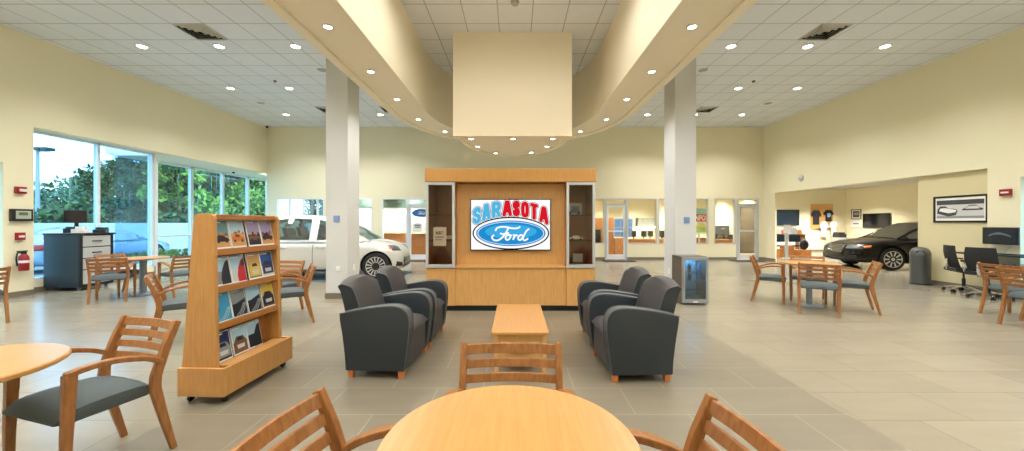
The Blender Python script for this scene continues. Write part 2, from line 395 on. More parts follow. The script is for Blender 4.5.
# ------------------------------------------------------------------ lamps
def lamp_data(name, w, col=(1, .985, .955), spot=128, rad=.09):
    d = bpy.data.lights.new(name, 'SPOT'); d.energy = w; d.color = col; d.spot_size = math.radians(spot); d.spot_blend = .8; d.shadow_soft_size = rad
    return d
LD_CEIL = lamp_data('ceiling_light', 190); LD_RING = lamp_data('bulkhead_light', 60, (1, .965, .90), 172); LD_DRUM = lamp_data('drum_light', 20, (1, .965, .90), 170); LD_ANX = lamp_data('annex_light', 760, (1, .96, .88)); LD_OFF = lamp_data('office_light', 340, (1, .97, .92))
def make_down(r, name):
    t = thing(name, '', 'ceiling light')
    bm = BM(); lathe(bm, [(r, 0), (r*1.35, 0), (r*1.35, -.012), (r*1.1, -.02), (r, -.006)], seg=20); mesh('trim_ring', bm, WHITE, t, smooth=True)
    bm = BM(); lathe(bm, [(.001, -.004), (r*.98, -.004), (r*.98, -.012), (.001, -.016)], seg=20); mesh('lens', bm, LAMP, t)
    return t
DP = make_down(.085, 'recessed_ceiling_light'); DS = make_down(.05, 'recessed_spotlight'); used = {}
def down(proto, x, y, z, ld, label, group):
    t = proto if proto.name not in used else copy_tree(proto)
    used[proto.name] = 1; t.location = (x, y, z); t['label'] = label; t['group'] = group
    l = next((c for c in bpy.data.objects if c.parent == t and c.type == 'LIGHT'), None)
    if l is None: l = bpy.data.objects.new('lamp_bulb', ld); COL.objects.link(l); l.parent = t; l.location = (0, 0, -.06)
    l.data = ld
cols = {-7.82: 'beside the window wall', -6.2: 'middle column', -4.6: 'nearest the bulkhead', 4.53: 'nearest the bulkhead', 6.14: 'middle column', 7.76: 'beside the right wall'}
rows = {7.76: 'nearest row in view', 10.17: 'second row in view', 12.65: 'farthest row by the back wall'}
for x, cl in cols.items():
    sd = 'left' if x < 0 else 'right'
    for y, rl in rows.items():
        down(DP, x, y, ZC, LD_CEIL, 'recessed ceiling light on the %s, %s, %s' % (sd, rl, cl), 'round lights in the tiled ceiling')
    for y in (5.35, 2.94, .53, -1.9):
        down(DP, x, y, ZC, LD_CEIL, 'round recessed ceiling light outside the view', 'ceiling lights outside the view')
ringL = [(4.49, 2.21), (5.82, 2.21), (7.12, 2.21), (8.5, 2.16), (9.62, 1.76)]
nms = ['nearest', 'second', 'third', 'fourth', 'fifth and farthest']
for i, (y, a) in enumerate(ringL):
    for sg, sd in ((-1, 'left'), (1, 'right')):
        down(DS, RC+sg*a, y, S, LD_RING, 'small bright spotlight under the curved bulkhead, %s arm, %s along it' % (sd, nms[i]), 'spotlights under the curved bulkhead')
LD_ADDED = lamp_data('added_centre_light', 75, (1, .97, .90), 174)  # unseen lamps added to brighten the hanging box and inner ring walls
for y in (5.2, 3.5, 1.6, -.4):
    for x in (-.95, .83): down(DP, x, y, ZC, LD_ADDED, 'unseen light added inside the bulkhead ring to brighten the hanging box', 'added centre lights outside the view')
for y in (3.2, 1.9, .6, -.7, -2):
    for sg in (-1, 1): down(DS, RC+sg*2.21, y, S, LD_RING, 'small spotlight under the bulkhead outside the view', 'bulkhead spotlights outside the view')
for (x, y), l in zip([(-.885, 7.47), (-.04, 7.47), (.76, 7.47), (-.83, 8.23), (.71, 8.23), (-.47, 9.0), (.39, 8.93)],
                     ['front left corner', 'front middle', 'front right corner', 'left curve', 'right curve', 'rear left', 'rear right']):
    down(DS, x, y, 3.13 if abs(x) > .1 else 3.13, LD_DRUM, 'small spotlight under the hanging drum, %s' % l, 'spotlights under the drum')
for (x, y, l) in ((10.9, 12.2, 'nearer'), (14.8, 16.8, 'middle'), (12.9, 17.0, 'far'), (13.9, 10.6, 'right'), (11.2, 16.6, 'left rear')):
    down(DP, x, y, 3.1, LD_ANX, 'round recessed light in the low annex ceiling over the black car, %s one' % l, 'annex ceiling lights')
for x, y in [(x, y) for x in (-5.9, -4.1, -1.5, 1.2, 4.0, 6.0, 7.8, 9.0) for y in ((14.68, 17.2) if x < -2 else (15.3, 17.2))]:  # unseen lamps; front row at the left added to brighten the blinds
    down(DP, x, y, 2.8, LD_OFF, 'unseen ceiling light brightening the offices behind the back wall', 'unseen office lights')

# vents, speakers, sprinklers
def vent(x, y, label):
    t = thing('ceiling_vent', label, 'vent', (x, y, ZC), 0, 'square ceiling air vents')
    bm = BM()
    for a, b in ((.30, .27), (.22, .20), (.15, .13), (.08, .06)):
        loft(bm, [[(-a, -a, -.004), (a, -a, -.004), (a, a, -.004), (-a, a, -.004)], [(-b, -b, -.03), (b, -b, -.03), (b, b, -.03), (-b, b, -.03)]], cap=False)
    mesh('louvre', bm, mat('vent_white', (190, 188, 180), .6), t, recalc=False)
    bm = BM(); box(bm, -.28, .28, -.28, .28, -.003, 0); mesh('duct_shade', bm, mat('vent_shade', (24, 24, 24), .8), t)  # dark sheet paints the shade behind the louvres
vent(-6.1, 7.18, 'square dark air vent in the left ceiling, the nearer one'); vent(6.0, 7.18, 'square dark air vent in the right ceiling, the nearer one')
vent(-6.1, 12.06, 'square air vent in the left ceiling beside the column'); vent(6.2, 12.06, 'square air vent in the right ceiling beside the column'); vent(-4.05, 12.06, 'square air vent far back between left column and bulkhead')
def disc(name, x, y, r, h, label, cat, m, z=ZC):
    bm = BM(); lathe(bm, [(.001, -h), (r*.8, -h), (r, -h*.4), (r, 0), (.001, 0)], seg=20); tag(mesh(name, bm, m, smooth=False, loc=(x, y, z)), label, cat)
SPK = mat('speaker_grille', (168, 166, 158), .7); SPR = mat('sprinkler_grey', (120, 118, 110), .5)
def cy(v): return (ZC-H)*F/(223-v)
def cxx(u, v): return (u-515)*cy(v)/F
for u, v, l in ((260.8, 103, 'flat round ceiling speaker in the left ceiling'), (322, 70, 'flat round ceiling speaker above the left column'), (703, 70, 'flat round ceiling speaker beside the right column'), (768, 103.4, 'flat round ceiling speaker in the right ceiling')):
    disc('ceiling_speaker', cxx(u, v), cy(v), .11, .012, l, 'speaker', SPK)
for u, v, l in ((275, 80.7, 'small grey sprinkler head in the left ceiling'), (753.6, 80.9, 'small grey sprinkler head in the right ceiling')):
    disc('sprinkler_head', cxx(u, v), cy(v), .04, .04, l, 'sprinkler', SPR)
disc('smoke_detector', 0.0, 6.2, .07, .05, 'round detector on the ceiling above the hanging box', 'smoke detector', SPK)
bm = BM(); lathe(bm, [(.001, 0), (.05, 0), (.05, -.04), (.001, -.09)], seg=16); tag(mesh('security_camera', bm, BLACK, loc=(-9.45, 14.1, ZC-.02)), 'small black dome camera in the far left ceiling corner', 'camera')
bm = BM(); lathe(bm, [(.001, 0), (.045, 0), (.045, -.03), (.001, -.06)], seg=16); tag(mesh('security_camera', bm, BLACK, loc=(-10.5, 13.8, 3.32)), 'small black dome camera under the window bay soffit', 'camera')
bm = BM(); lathe(bm, [(.001, 0), (.10, 0), (.09, .05), (.001, .09)], seg=20, axis='x'); o = mesh('smoke_detector', bm, WHITE, smooth=True, loc=(XW, 12.4, 2.93)); o.scale = (-1, 1, 1); tag(o, 'round white detector on the right wall above the annex opening', 'smoke detector')

# ------------------------------------------------------------------ ladder back armchair
CN = [0]
def make_chair():
    t = thing('wooden_armchair', '', 'chair')
    for s in (-1, 1):
        bm = BM()
        sweep(bm, [(s*.235, -.005, 0), (s*.236, .05, .22), (s*.238, .095, .42), (s*.24, .09, .5), (s*.242, .035, .67), (s*.243, -.02, .80)], .032, [.03, .042, .055, .052, .044, .034]); mesh('leg', bm, CHW, t, bevel=.004)
        bm = BM()
        sweep(bm, [(s*.247, .475, 0), (s*.249, .472, .3), (s*.25, .46, .645)], [.03, .036, .042], [.03, .04, .05]); mesh('leg', bm, CHW, t, bevel=.004)
        bm = BM()
        pts = smooth_pts([(s*.243, .066, .572), (s*.256, .15, .62), (s*.264, .27, .655), (s*.264, .38, .662), (s*.252, .48, .645)], 4)
        n = len(pts); sweep(bm, pts, [.028+.022*math.sin(PI*(.15+.75*i/(n-1))) for i in range(n)], .028); mesh('armrest', bm, CHW, t, bevel=.005)
    bm = BM()
    def yb(z): return .095-(z-.42)/.38*.115 if z > .5 else .09
    for z, h in ((.768, .048), (.701, .040), (.634, .040), (.567, .04)):
        rings = []
        for k in range(9):
            x = -.235+.47*k/8; y = yb(z)-.028*(1-(x/.235)**2)+.004; dz = .0
            rings.append([(x, y-.008+.006, z-h/2), (x, y+.008+.006, z-h/2), (x, y+.008-.008, z+h/2), (x, y-.008-.008, z+h/2)])
        loft(bm, rings)
    mesh('backrest', bm, CHW, t, bevel=.003)
    bm = BM(); N = 10; Mm = 10; top = []
    rings = []
    for j in range(N+1):
        v = j/N; y = .075+v*.43
        hw = .222+.018*v; e = (1-abs(2*v-1)**4)
        zt = .445+.035*e; zb = .385
        if j in (0, N): hw -= .01; zt -= .02; zb += .012
        rings.append([(hw*a, y, zt-.02*abs(a)**4) for a in (-1, -.9, -.6, -.2, .2, .6, .9, 1)]+[(hw, y, zb+.01), (hw*.95, y, zb), (-hw*.95, y, zb), (-hw, y, zb+.01)])
    loft(bm, rings); mesh('seat', bm, SEATF, t, auto=50)
    return t
CH = make_chair(); first = [True]
def chair(x, y, fx, fy, label, group):
    a = math.atan2(-fx, fy)
    if first[0]:
        first[0] = False; CH.location = (x, y, 0); CH.rotation_euler.z = a; CH['label'] = label; CH['group'] = group; return CH
    return dup(CH, (x, y, 0), a, label, group)
G0, G1, G2, G3, G4 = 'chairs around the nearest round table', 'chair at the left front table', 'chairs around the round table by the car', 'chairs around the window table', 'chairs behind the brochure rack'
chair(-.02, 1.90, 0, -1, 'wooden slat-back armchair facing the viewer between front round table and coffee table', G0)
chair(-.735, 1.135, .995, -.09, 'wooden slat-back armchair at the left side of the front round table', G0)
chair(.70, 1.085, -.995, -.05, 'wooden slat-back armchair at the right side of the front round table', G0)
chair(-2.385, 2.40, -.28, -.96, 'grey-seated wooden armchair at the cut-off round table, front left, left of the brochure rack', G1)
chair(4.45, 6.93, .8, -.6, 'wooden armchair at left side of the round table near the black car', G2)
chair(5.74, 5.88, -.83, .56, 'wooden armchair at right side of the round table near the black car', G2)
chair(4.66, 5.67, .61, .79, 'wooden armchair with its back to the viewer at the table near the black car', G2)
chair(5.55, 7.03, -.6, -.8, 'wooden armchair at the far side of the table near the black car', G2)
chair(-7.25, 6.58, -.56, .83, 'wooden armchair with its back to the viewer at the table by the drawer cabinet', G3)
chair(-8.12, 7.42, 1, -.05, 'wooden armchair beside the drawer cabinet, behind the window table', G3)
chair(-6.36, 7.22, -.93, .37, 'wooden armchair at the right of the window table, partly behind the brochure rack', G3)
chair(-4.36, 4.43, .78, .62, 'wooden armchair left of the brochure rack, seen side-on with its grey seat', G4)
chair(-3.0, 5.47, -.83, -.55, 'wooden armchair right of the rack, the nearer one before the silver car', G4)
chair(-3.72, 6.13, -.2, -.98, 'wooden armchair right of the rack, the farther one before the silver car', G4)
chair(-7.31, 5.05, -.92, .38, 'wooden armchair cut off by the left edge below the fire extinguisher', 'chair at the left edge')
chair(7.34, 5.60, 1, .0, 'wooden armchair beside the black office chairs, the farther of two at the right edge', 'chairs at the right edge')
chair(6.80, 4.96, 1, .0, 'wooden armchair cut off by the right edge, the nearer of two', 'chairs at the right edge')

# round tables
def make_table(r=.402):
    t = thing('round_table', '', 'table')
    bm = BM(); lathe(bm, [(.001, .71), (r-.012, .71), (r, .718), (r, .733), (r-.006, .74), (.001, .74)], seg=64); mesh('tabletop', bm, MAPT, t, auto=30)
    bm = BM(); lathe(bm, [(.001, .68), (.16, .68), (.16, .70), (.05, .705), (.045, .71)], seg=24); mesh('bracket', bm, GREYM, t)
    bm = BM(); lathe(bm, [(.045, .03), (.045, .68)], seg=24); mesh('pedestal', bm, GREYM, t, auto=30)
    bm = BM(); lathe(bm, [(.001, 0), (.19, 0), (.195, .01), (.18, .02), (.07, .035), (.001, .035)], seg=40); mesh('base', bm, GREYM, t, auto=30)
    return t
TB = make_table(); TB.location = (-.018, 1.155, 0); TB['label'] = 'round maple table nearest the viewer, cut by the bottom edge'; TB['group'] = 'round maple tables'; TB.rotation_euler.z = .0
dup(TB, (-2.665, 1.70, 0), .3, 'round maple table cut off at the left front beside a wooden armchair', 'round maple tables')
dup(TB, (5.05, 6.35, 0), 1, 'round maple table near the black car with four wooden armchairs', 'round maple tables')
dup(TB, (-7.37, 7.32, 0), 1, 'round maple table in front of the drawer cabinet by the windows', 'round maple tables')
dup(TB, (-3.85, 5.15, 0), 1, 'round maple table hidden behind the brochure rack', 'round maple tables')

# coffee table
t = thing('coffee_table', 'rectangular maple coffee table between the two pairs of dark armchairs', 'table', (.047, 3.975, 0))
bm = BM(); box(bm, -.265, .265, -.595, .595, .392, .42); mesh('tabletop', bm, MAPT, t, bevel=.006)
bm = BM(); box(bm, -.225, .225, -.545, -.525, .32, .392); box(bm, -.225, .225, .525, .545, .32, .392); box(bm, -.225, -.205, -.525, .525, .32, .392); box(bm, .205, .225, -.525, .525, .32, .392); mesh('apron', bm, MAP, t)
for sx in (-1, 1):
    for sy in (-1, 1):
        bm = BM(); sweep(bm, [(sx*.222, sy*.545, 0), (sx*.222, sy*.545, .392)], [.035, .045], [.035, .045]); mesh('leg', bm, MAP, t, bevel=.004)
bm = BM(); box(bm, -.2, .2, -.5, .5, .14, .158); mesh('lower_shelf', bm, MAP, t, bevel=.003)

# ------------------------------------------------------------------ club armchair (faces +X, origin under its centre)
def make_club():
    t = thing('club_armchair', '', 'armchair'); W = .385
    side = smooth_pts([(-.275, .07), (-.283, .2), (-.305, .38), (-.325, .50), (-.333, .575)], 3)+smooth_pts([(-.33, .585), (-.2, .615), (-.02, .645), (.12, .66), (.21, .655), (.27, .63), (.305, .58), (.318, .50), (.312, .38), (.292, .22), (.27, .07)], 3)
    for s in (-1, 1):
        bm = BM(); a, b = sorted((s*W, s*(W-.12))); prism(bm, side, 1, a, b)
        o = mesh('arm', bm, VINYL, t, bevel=.018, seg=3); o.data.polygons.foreach_set('use_smooth', [True]*len(o.data.polygons))
        bm = BM()
        for yy in (s*(W-.004), s*(W-.116)):
            pts = [(p[0]*1.003, yy, p[1]+.002) for p in side[13:]]
            tube(bm, pts, .005, 6)
        mesh('piping', bm, VINYLT, o, smooth=True)
        bm = BM(); top = [p for p in side if p[1] > .56]
        top = side[14:36]
        loft(bm, [[(p[0], s*(W-.018), p[1]+.0035), (p[0], s*(W-.102), p[1]+.0035), (p[0], s*(W-.102), p[1]-.002), (p[0], s*(W-.018), p[1]-.002)] for p in top]); mesh('arm_top', bm, VINYLT, o)
    # back : leaning shell, brown face, charcoal sides
    def prof(k):   # cross section in x,z at crest factor k (0 edge..1 centre)
        zt = .835+.055*k
        fr = smooth_pts([(-.12, .38), (-.165, .5), (-.215, .66), (-.265, .79), (-.315, zt-.012)], 4)
        bk = smooth_pts([(-.37, zt+.002), (-.41, zt-.02), (-.385, .76), (-.345, .6), (-.31, .44), (-.28, .2), (-.275, .09)], 4)
        return fr+bk
    bm = BM(); rings = []; N = 14
    for i in range(N+1):
        u = -1+2*i/N; k = 1-abs(u)**2.4; w = .262
        pr = prof(k); bulge = .02*(1-u*u)
        rings.append([(p[0]+(bulge if j < 17 else 0), u*w*(1 if p[1] < .6 else 1), p[1]) for j, p in enumerate(pr)])
    V = loft(bm, rings, mi=1)
    nf = len(prof(1))
    for f in bm.faces:
        c = f.calc_center_median()
        if len(f.verts) > 4: f.material_index = 1
    for i in range(N):
        for j in range(nf):
            f = [f for f in V[i][j].link_faces if V[i+1][(j+1) % nf] in f.verts][0]
            f.material_index = 0 if j < 20 else 1
    mesh('backrest', bm, [BROWNF, VINYL], t, auto=45)
    for s in (-1, 1):
        bm = BM(); tube(bm, [(p[0]-.0, s*.262, p[1]+.001) for p in prof(0)[:22]], .005, 6)
        mesh('back_piping', bm, VINYLT, t, smooth=True)
    bm = BM(); rings = []
    for j in range(9):
        v = j/8; x = -.16+v*.46; zt = .445+.03*(1-abs(2*v-1)**3)-.01*v; zb = .36
        if j == 8: zt -= .03; zb += .02; x -= .0
        rings.append([(x, .26*a, zt-.02*abs(a)**5) for a in (-1, -.7, -.3, 0, .3, .7, 1)]+[(x, .26, zb), (x, -.26, zb)])
    loft(bm, rings); mesh('seat_cushion', bm, BROWNF, t, auto=60)
    bm = BM(); box(bm, -.27, .275, -.262, .262, .075, .355); mesh('seat_base', bm, BROWNF, t, bevel=.01)
    for sx in (-1, 1):
        for sy in (-1, 1):
            bm = BM(); sweep(bm, [(sx*.235, sy*.34, 0), (sx*.235, sy*.34, .085)], [.045, .055], [.045, .055]); mesh('foot', bm, mat('club_foot', (196, 122, 66), .4) if (sx, sy) == (-1, -1) else bpy.data.materials['club_foot'], t, bevel=.003)
    return t
CL = make_club()
# left pair faces +X, right pair faces -X
CL.location = (-1.255, 3.75, 0); CL.rotation_euler.z = -.06; CL['label'] = 'dark grey club armchair left of the coffee table, the one nearer the viewer'; CL['group'] = 'dark club armchairs'
dup(CL, (-1.22, 4.575, 0), -.01, 'dark grey club armchair left of the coffee table, the one nearer the display wall', 'dark club armchairs')
dup(CL, (1.115, 3.66, 0), PI+.04, 'dark grey club armchair right of the coffee table, the one nearer the viewer', 'dark club armchairs')
dup(CL, (1.145, 4.49, 0), PI+.01, 'dark grey club armchair right of the coffee table, the one nearer the display wall', 'dark club armchairs')

# ------------------------------------------------------------------ display wall unit
t = thing('display_wall', 'tall maple display wall with two glass towers and a central screen', 'display unit', (0, 0, 0))
FY = 5.94; XL, XR = -1.43, 1.285; BK = 6.62
bm = BM(); box(bm, XL+.02, XR-.02, FY+.05, BK-.02, 0, .09); mesh('plinth', bm, BLACK, t)
bm = BM(); box(bm, XL, -.965, FY+.012, BK, .09, .695); box(bm, .825, XR, FY+.012, BK, .09, .695); box(bm, -.965, .825, FY+.03, BK, .09, .695); mesh('base_cabinet', bm, MAP, t, bevel=.003)
bm = BM(); box(bm, -.963, .823, FY+.0, FY+.20, .695, .725); mesh('ledge', bm, MAP, t, bevel=.003)
for xa, xb in ((XL, -.965), (.825, XR)):
    bm = BM(); box(bm, xa+.003, xb-.003, FY+.005, FY+.012, .09, .69); mesh('cupboard_door', bm, MAP, t)
bm = BM()
for k in range(2): box(bm, -.963+k*.893, -.963+(k+1)*.893-.004, FY+.022, FY+.03, .092, .69)
mesh('cupboard_front', bm, MAP, t)
bm = BM(); box(bm, -.965, .825, FY+.21, BK, .725, 2.07); mesh('back_panel', bm, MAP, t)
bm = BM(); box(bm, XL-.012, XR+.012, FY-.03, BK, 2.08, 2.29); mesh('header', bm, MAPT, t, bevel=.004)
bm = BM(); box(bm, -.35, .2, FY+.2, FY+.3, 2.29, 2.31); mesh('header_cap', bm, MAP, t)
for xa, xb in ((XL, -.965), (.825, XR)):
    bm = BM(); box(bm, xa, xb, BK-.02, BK, .695, 2.08); box(bm, xa, xa+.018, FY+.03, BK-.02, .695, 2.08) ; box(bm, xb-.018, xb, FY+.03, BK-.02, .695, 2.08)
    tw = mesh('tower', bm, DWOOD, t)
    bm = BM()
    for z in (1.12, 1.55): box(bm, xa+.02, xb-.02, FY+.12, BK-.02, z, z+.012)
    mesh('glass_shelf', bm, GLASSC, tw)
    bm = BM(); w = .042
    box(bm, xa, xa+w, FY-.02, FY+.03, .70, 2.075); box(bm, xb-w, xb, FY-.02, FY+.03, .70, 2.075); box(bm, xa+w, xb-w, FY-.02, FY+.03, .70, .755); box(bm, xa+w, xb-w, FY-.02, FY+.03, 2.03, 2.075)
    d = mesh('glass_door', bm, ALU, t, bevel=.004)
    bm = BM(); box(bm, xa+w, xb-w, FY-.004, FY+.002, .755, 2.03); mesh('pane', bm, GLASSC, d)
# things in the towers
def flat_card(name, x0, x1, z0, z1, y, base, marks, label, cat, thick=.004, frame=None, fw=.02, rz=None, loc=None, tilt=0):
    """local origin at loc, facing -y"""
    bm = BM(); ms = [base]; 
    if frame:
        ms.append(frame); box(bm, x0-fw, x0, -.02, .0, z0-fw, z1+fw, 1); box(bm, x1, x1+fw, -.02, .0, z0-fw, z1+fw, 1); box(bm, x0, x1, -.02, .0, z0-fw, z0, 1); box(bm, x0, x1, -.02, .0, z1, z1+fw, 1)
    box(bm, x0, x1, -thick, 0, z0, z1, 0)
    dy = -thick-.001
    for i, (m, kind, *a) in enumerate(marks):
        if m not in ms: ms.append(m)
        mi = ms.index(m); dy -= .0006
        if kind == 'r': poly(bm, [(a[0], a[2]), (a[1], a[2]), (a[1], a[3]), (a[0], a[3])], dy, mi)
        elif kind == 'p': poly(bm, a[0], dy, mi)
        elif kind == 't': put_text(bm, a[0], a[1], a[2], a[3], a[4], dy, mi, a[5] if len(a) > 5 else .02)
        elif kind == 's': oval_script(bm, a[0], a[1], a[2], dy, mi, a[3] if len(a) > 3 else 9)
    o = mesh(name, bm, ms, recalc=False)
    o.location = loc or (0, y, 0)
    if rz is not None: o.rotation_euler.z = rz
    if label: tag(o, label, cat)
    return o
INK = mat('ink_black', (24, 24, 26), .6); BLUEP = mat('print_blue', (40, 120, 190), .5); SKYP = mat('print_sky', (150, 190, 220), .5); GREYP = mat('print_grey', (150, 150, 150), .5); LGREY = mat('print_light_grey', (205, 205, 205), .6); DGREY = mat('print_dark_grey', (70, 70, 72), .6)
flat_card('paper_sign', -1.33, -1.12, 1.05, 1.35, 0, PAPER, [(INK, 't', 'BUILT', -1.29, -1.17, 1.235, 1.285, .04), (GREYP, 'r', -1.30, -1.16, 1.18, 1.20), (GREYP, 'r', -1.30, -1.19, 1.14, 1.155)], 'white paper notice with a black heading in the left glass tower', 'sign', loc=(0, 6.03, .0))
flat_card('framed_certificate', -.11, .11, -.09, .09, 0, PAPER, [(SKYP, 'r', -.08, .08, -.06, .05), (GREYP, 'p', [(-.07, -.04), (.07, -.04), (.05, 0), (.02, .02), (-.03, .02), (-.06, 0)])], 'small framed picture on the upper shelf of the right glass tower', 'picture', frame=mat('pale_frame', (200, 190, 170), .5), fw=.012, loc=(1.04, 6.4, 1.667), thick=.01)
def blob(name, pts, h, loc, m, label, cat):
    bm = BM(); prism(bm, pts, 1, -h/2, h/2); tag(mesh(name, bm, m, bevel=.01, loc=loc), label, cat)
def toycar(loc, m, label, s=1, rz=0):
    bm = BM(); prism(bm, [(-.11*s, .018*s), (.11*s, .018*s), (.112*s, .04*s), (.06*s, .052*s), (.03*s, .075*s), (-.04*s, .075*s), (-.07*s, .05*s), (-.11*s, .045*s)], 1, -.035*s, .035*s)
    for x in (-.07, .07):
        lathe(bm, [(.001, -.04*s), (.019*s, -.04*s), (.019*s, .04*s), (.001, .04*s)], (x*s, 0, .019*s), 12, 1, 'y')
    tag(mesh('model_car', bm, [m, BLACK], bevel=.004*s, loc=loc, rz=rz), label, 'model car')
PAPERB = mat('pale_blue_paper', (196, 216, 232), .5)
toycar((-1.10, 6.19, 1.135), PAPER, 'white toy car on the middle shelf of the left glass tower')
toycar((.98, 6.13, 1.135+.43), mat('blue_toy', (90, 140, 190), .3), 'pale blue toy car on the upper shelf of the right glass tower')
toycar((1.02, 6.16, 1.135), PAPER, 'white toy car on the middle shelf of the right glass tower')
bm = BM(); box(bm, -.08, .08, -.06, .06, 0, .12); box(bm, -.085, .085, -.065, .065, .12, .14); tag(mesh('gift_box', bm, PAPERB, bevel=.003, loc=(1.06, 6.3, .76)), 'pale blue lidded box on the floor of the right glass tower', 'box')
# television with the dealership logo
TX, TZ = -.073, 1.392; TYf = 6.085; PX = 1.327/532
t = thing('wall_television', 'large flat screen on the display wall showing the dealership logo', 'television', (TX, TYf, TZ))
bm = BM(); box(bm, -.664, .664, .0, .05, -.425, .425); mesh('casing', bm, BLACK, t, bevel=.006)
SW = emis('screen_white', (255, 255, 255), .95); SB = emis('screen_black', (12, 12, 16), .9); SBL = emis('screen_blue', (30, 140, 205), .95); SCY = emis('screen_cyan', (80, 180, 225), .95); SLB = emis('screen_light_blue', (60, 165, 220), 1.0); SR = emis('screen_red', (214, 24, 40), .95)
def q(x, z): return ((x-336)*PX, (231-z)*PX*1.0)
bm = BM(); VZ = .849/338/PX
def Q(x, z): a, b = q(x, z); return a, b*VZ
poly(bm, [(-.648, -.408), (.648, -.408), (.648, .408), (-.648, .408)], -.002, 0)
tr = lambda L: [Q(*p) for p in L]
lay = [(-.004, ell(338, 287, 253, 108, 64), 1), (-.005, ell(338, 287, 244, 99, 64), 0), (-.006, ell(338, 287, 229, 84, 64), 2), (-.007, ell(338, 287, 219, 76, 64), 0), (-.008, ell(338, 287, 215, 73, 64), 2), (-.009, ell(338, 276, 170, 46, 48), 4)]
for y, pts, mi in lay: poly(bm, tr(pts), y, mi)
for st in FORD:
    ribbon(bm, tr(smooth_pts(st)), 11*PX, -.011, 0)
def warp_factory():
    def wz(x, z):   # x in px, z: 0 bottom .. 1 top
        k = ((x-338)/250)**2
        top = 66+54*k; bot = 182+62*k
        return Q(x, bot+(top-bot)*z)
    return wz
wz = warp_factory()
cells = [('S', 84, 146, 3), ('A', 146, 208, 3), ('R', 210, 276, 3), ('A', 280, 348, 5), ('S', 346, 402, 5), ('O', 402, 460, 5), ('T', 462, 520, 5), ('A', 522, 588, 5)]
LET = {'S': [[(.95, .74), (.86, .93), (.55, 1), (.2, .94), (.04, .78), (.16, .60), (.80, .42), (.96, .24), (.84, .06), (.5, 0), (.14, .06), (.03, .26)]],
       'A': [[(0, 0), (.38, 1), (.62, 1), (1, 0)], [(.2, .3), (.8, .3)]], 'R': [[(.04, 0), (.04, 1), (.7, 1), (.94, .88), (.94, .62), (.7, .48), (.04, .48)], [(.55, .48), (1, 0)]],
       'O': [[(.5, 1), (.12, .92), (.02, .7), (.02, .3), (.12, .08), (.5, 0), (.88, .08), (.98, .3), (.98, .7), (.88, .92), (.5, 1)]], 'T': [[(0, 1), (1, 1)], [(.5, 1), (.5, 0)]]}
for sw, yy, m_ in ((37, -.0125, 1), (31, -.0135, 0), (25, -.0145, None)):
    for ci, (ch, a, b, mi) in enumerate(cells):
        for st in LET[ch]:
            pp = []
            for p, q2 in zip(st, st[1:]):
                for k in range(3): pp.append((p[0]+(q2[0]-p[0])*k/3, p[1]+(q2[1]-p[1])*k/3))
            pp.append(st[-1]); pp = [wz(a+14+(b-a-28)*x, .15+.70*z) for x, z in pp]; h_ = sw*PX/2
            for k, (p, q2) in enumerate(zip(pp, pp[1:])):
                ribbon(bm, [p, q2], h_*2, yy-.00002*ci, mi if m_ is None else m_)
            for p in pp: poly(bm, ell(p[0], p[1], h_, h_, 10), yy-.00001-.00002*ci, mi if m_ is None else m_)
o = mesh('screen', bm, [SW, SB, SBL, SCY, SLB, SR], t, recalc=False)

# ------------------------------------------------------------------ brochure rack
RACKW = wood('rack_maple_veneer', (182, 132, 74), (198, 148, 88), (40, 40, 3), .35); RACKE = wood('rack_maple_edge', (160, 104, 52), (178, 122, 66), (3, 3, 40), .35)
RX, RY, RA = -2.262, 2.874, -.035     # near right base corner, local +y along the rack, local -x across
t = thing('brochure_rack', 'maple brochure rack on casters with four tiers of car magazines', 'display rack', (RX, RY, 0), RA)
bm = BM(); Lr = .84; Wr = .375
box(bm, -Wr, 0, 0, .03, .065, .285); box(bm, -Wr, 0, Lr-.03, Lr, .065, .285); box(bm, -.025, 0, .03, Lr-.03, .065, .285); box(bm, -Wr, -Wr+.025, .03, Lr-.03, .065, .285); box(bm, -Wr+.025, -.025, .03, Lr-.03, .065, .085); mesh('base_box', bm, RACKW, t, bevel=.003)
bm = BM(); box(bm, -.145, -.026, .075, Lr-.075, .262, .285); mesh('base_ledge', bm, RACKW, t)
pan = [(-.345, .268), (-.045, .268), (-.068, 1.46)]
arc = [(-.112-.04+.04*math.cos(a), 1.455+.04*math.sin(a)) for a in [PI/2*k/6 for k in range(7)]]
arc2 = [(-.272+.04+.04*math.cos(a), 1.455+.04*math.sin(a)) for a in [PI/2+PI/2*k/6 for k in range(7)]]
pan = [(-.372, .268), (-.088, .268)]+arc+arc2
for y in (.032, Lr-.032-.036):
    bm = BM(); prism(bm, pan, 1, y, y+.036); mesh('end_panel', bm, RACKW, t, bevel=.004)
bm = BM(); box(bm, -.25, -.125, .068, Lr-.068, 1.445, 1.49); mesh('top_board', bm, RACKE, t, bevel=.006)
bm = BM(); prism(bm, [(-.245, .285), (-.230, .285), (-.200, 1.445), (-.215, 1.445)], 1, .068, Lr-.068); mesh('back_board', bm, RACKE, t)
tiers = [1.205, .905, .61]
for z in tiers:
    bm = BM(); xo = -.100-.02*(z-.3)
    box(bm, -.225, xo, .068, Lr-.068, z-.012, z); box(bm, xo-.012, xo+.004, .068, Lr-.068, z-.045, z+.004); mesh('shelf', bm, RACKE, t)
for x, y in ((-.33, .07), (-.05, .07), (-.33, Lr-.07), (-.05, Lr-.07)):
    bm = BM(); lathe(bm, [(.001, -.011), (.024, -.011), (.026, 0), (.024, .011), (.001, .011)], (x, y, .026), 14, 0, 'x'); box(bm, x-.016, x+.016, y-.01, y+.012, .045, .066); mesh('caster', bm, BLACK, t)
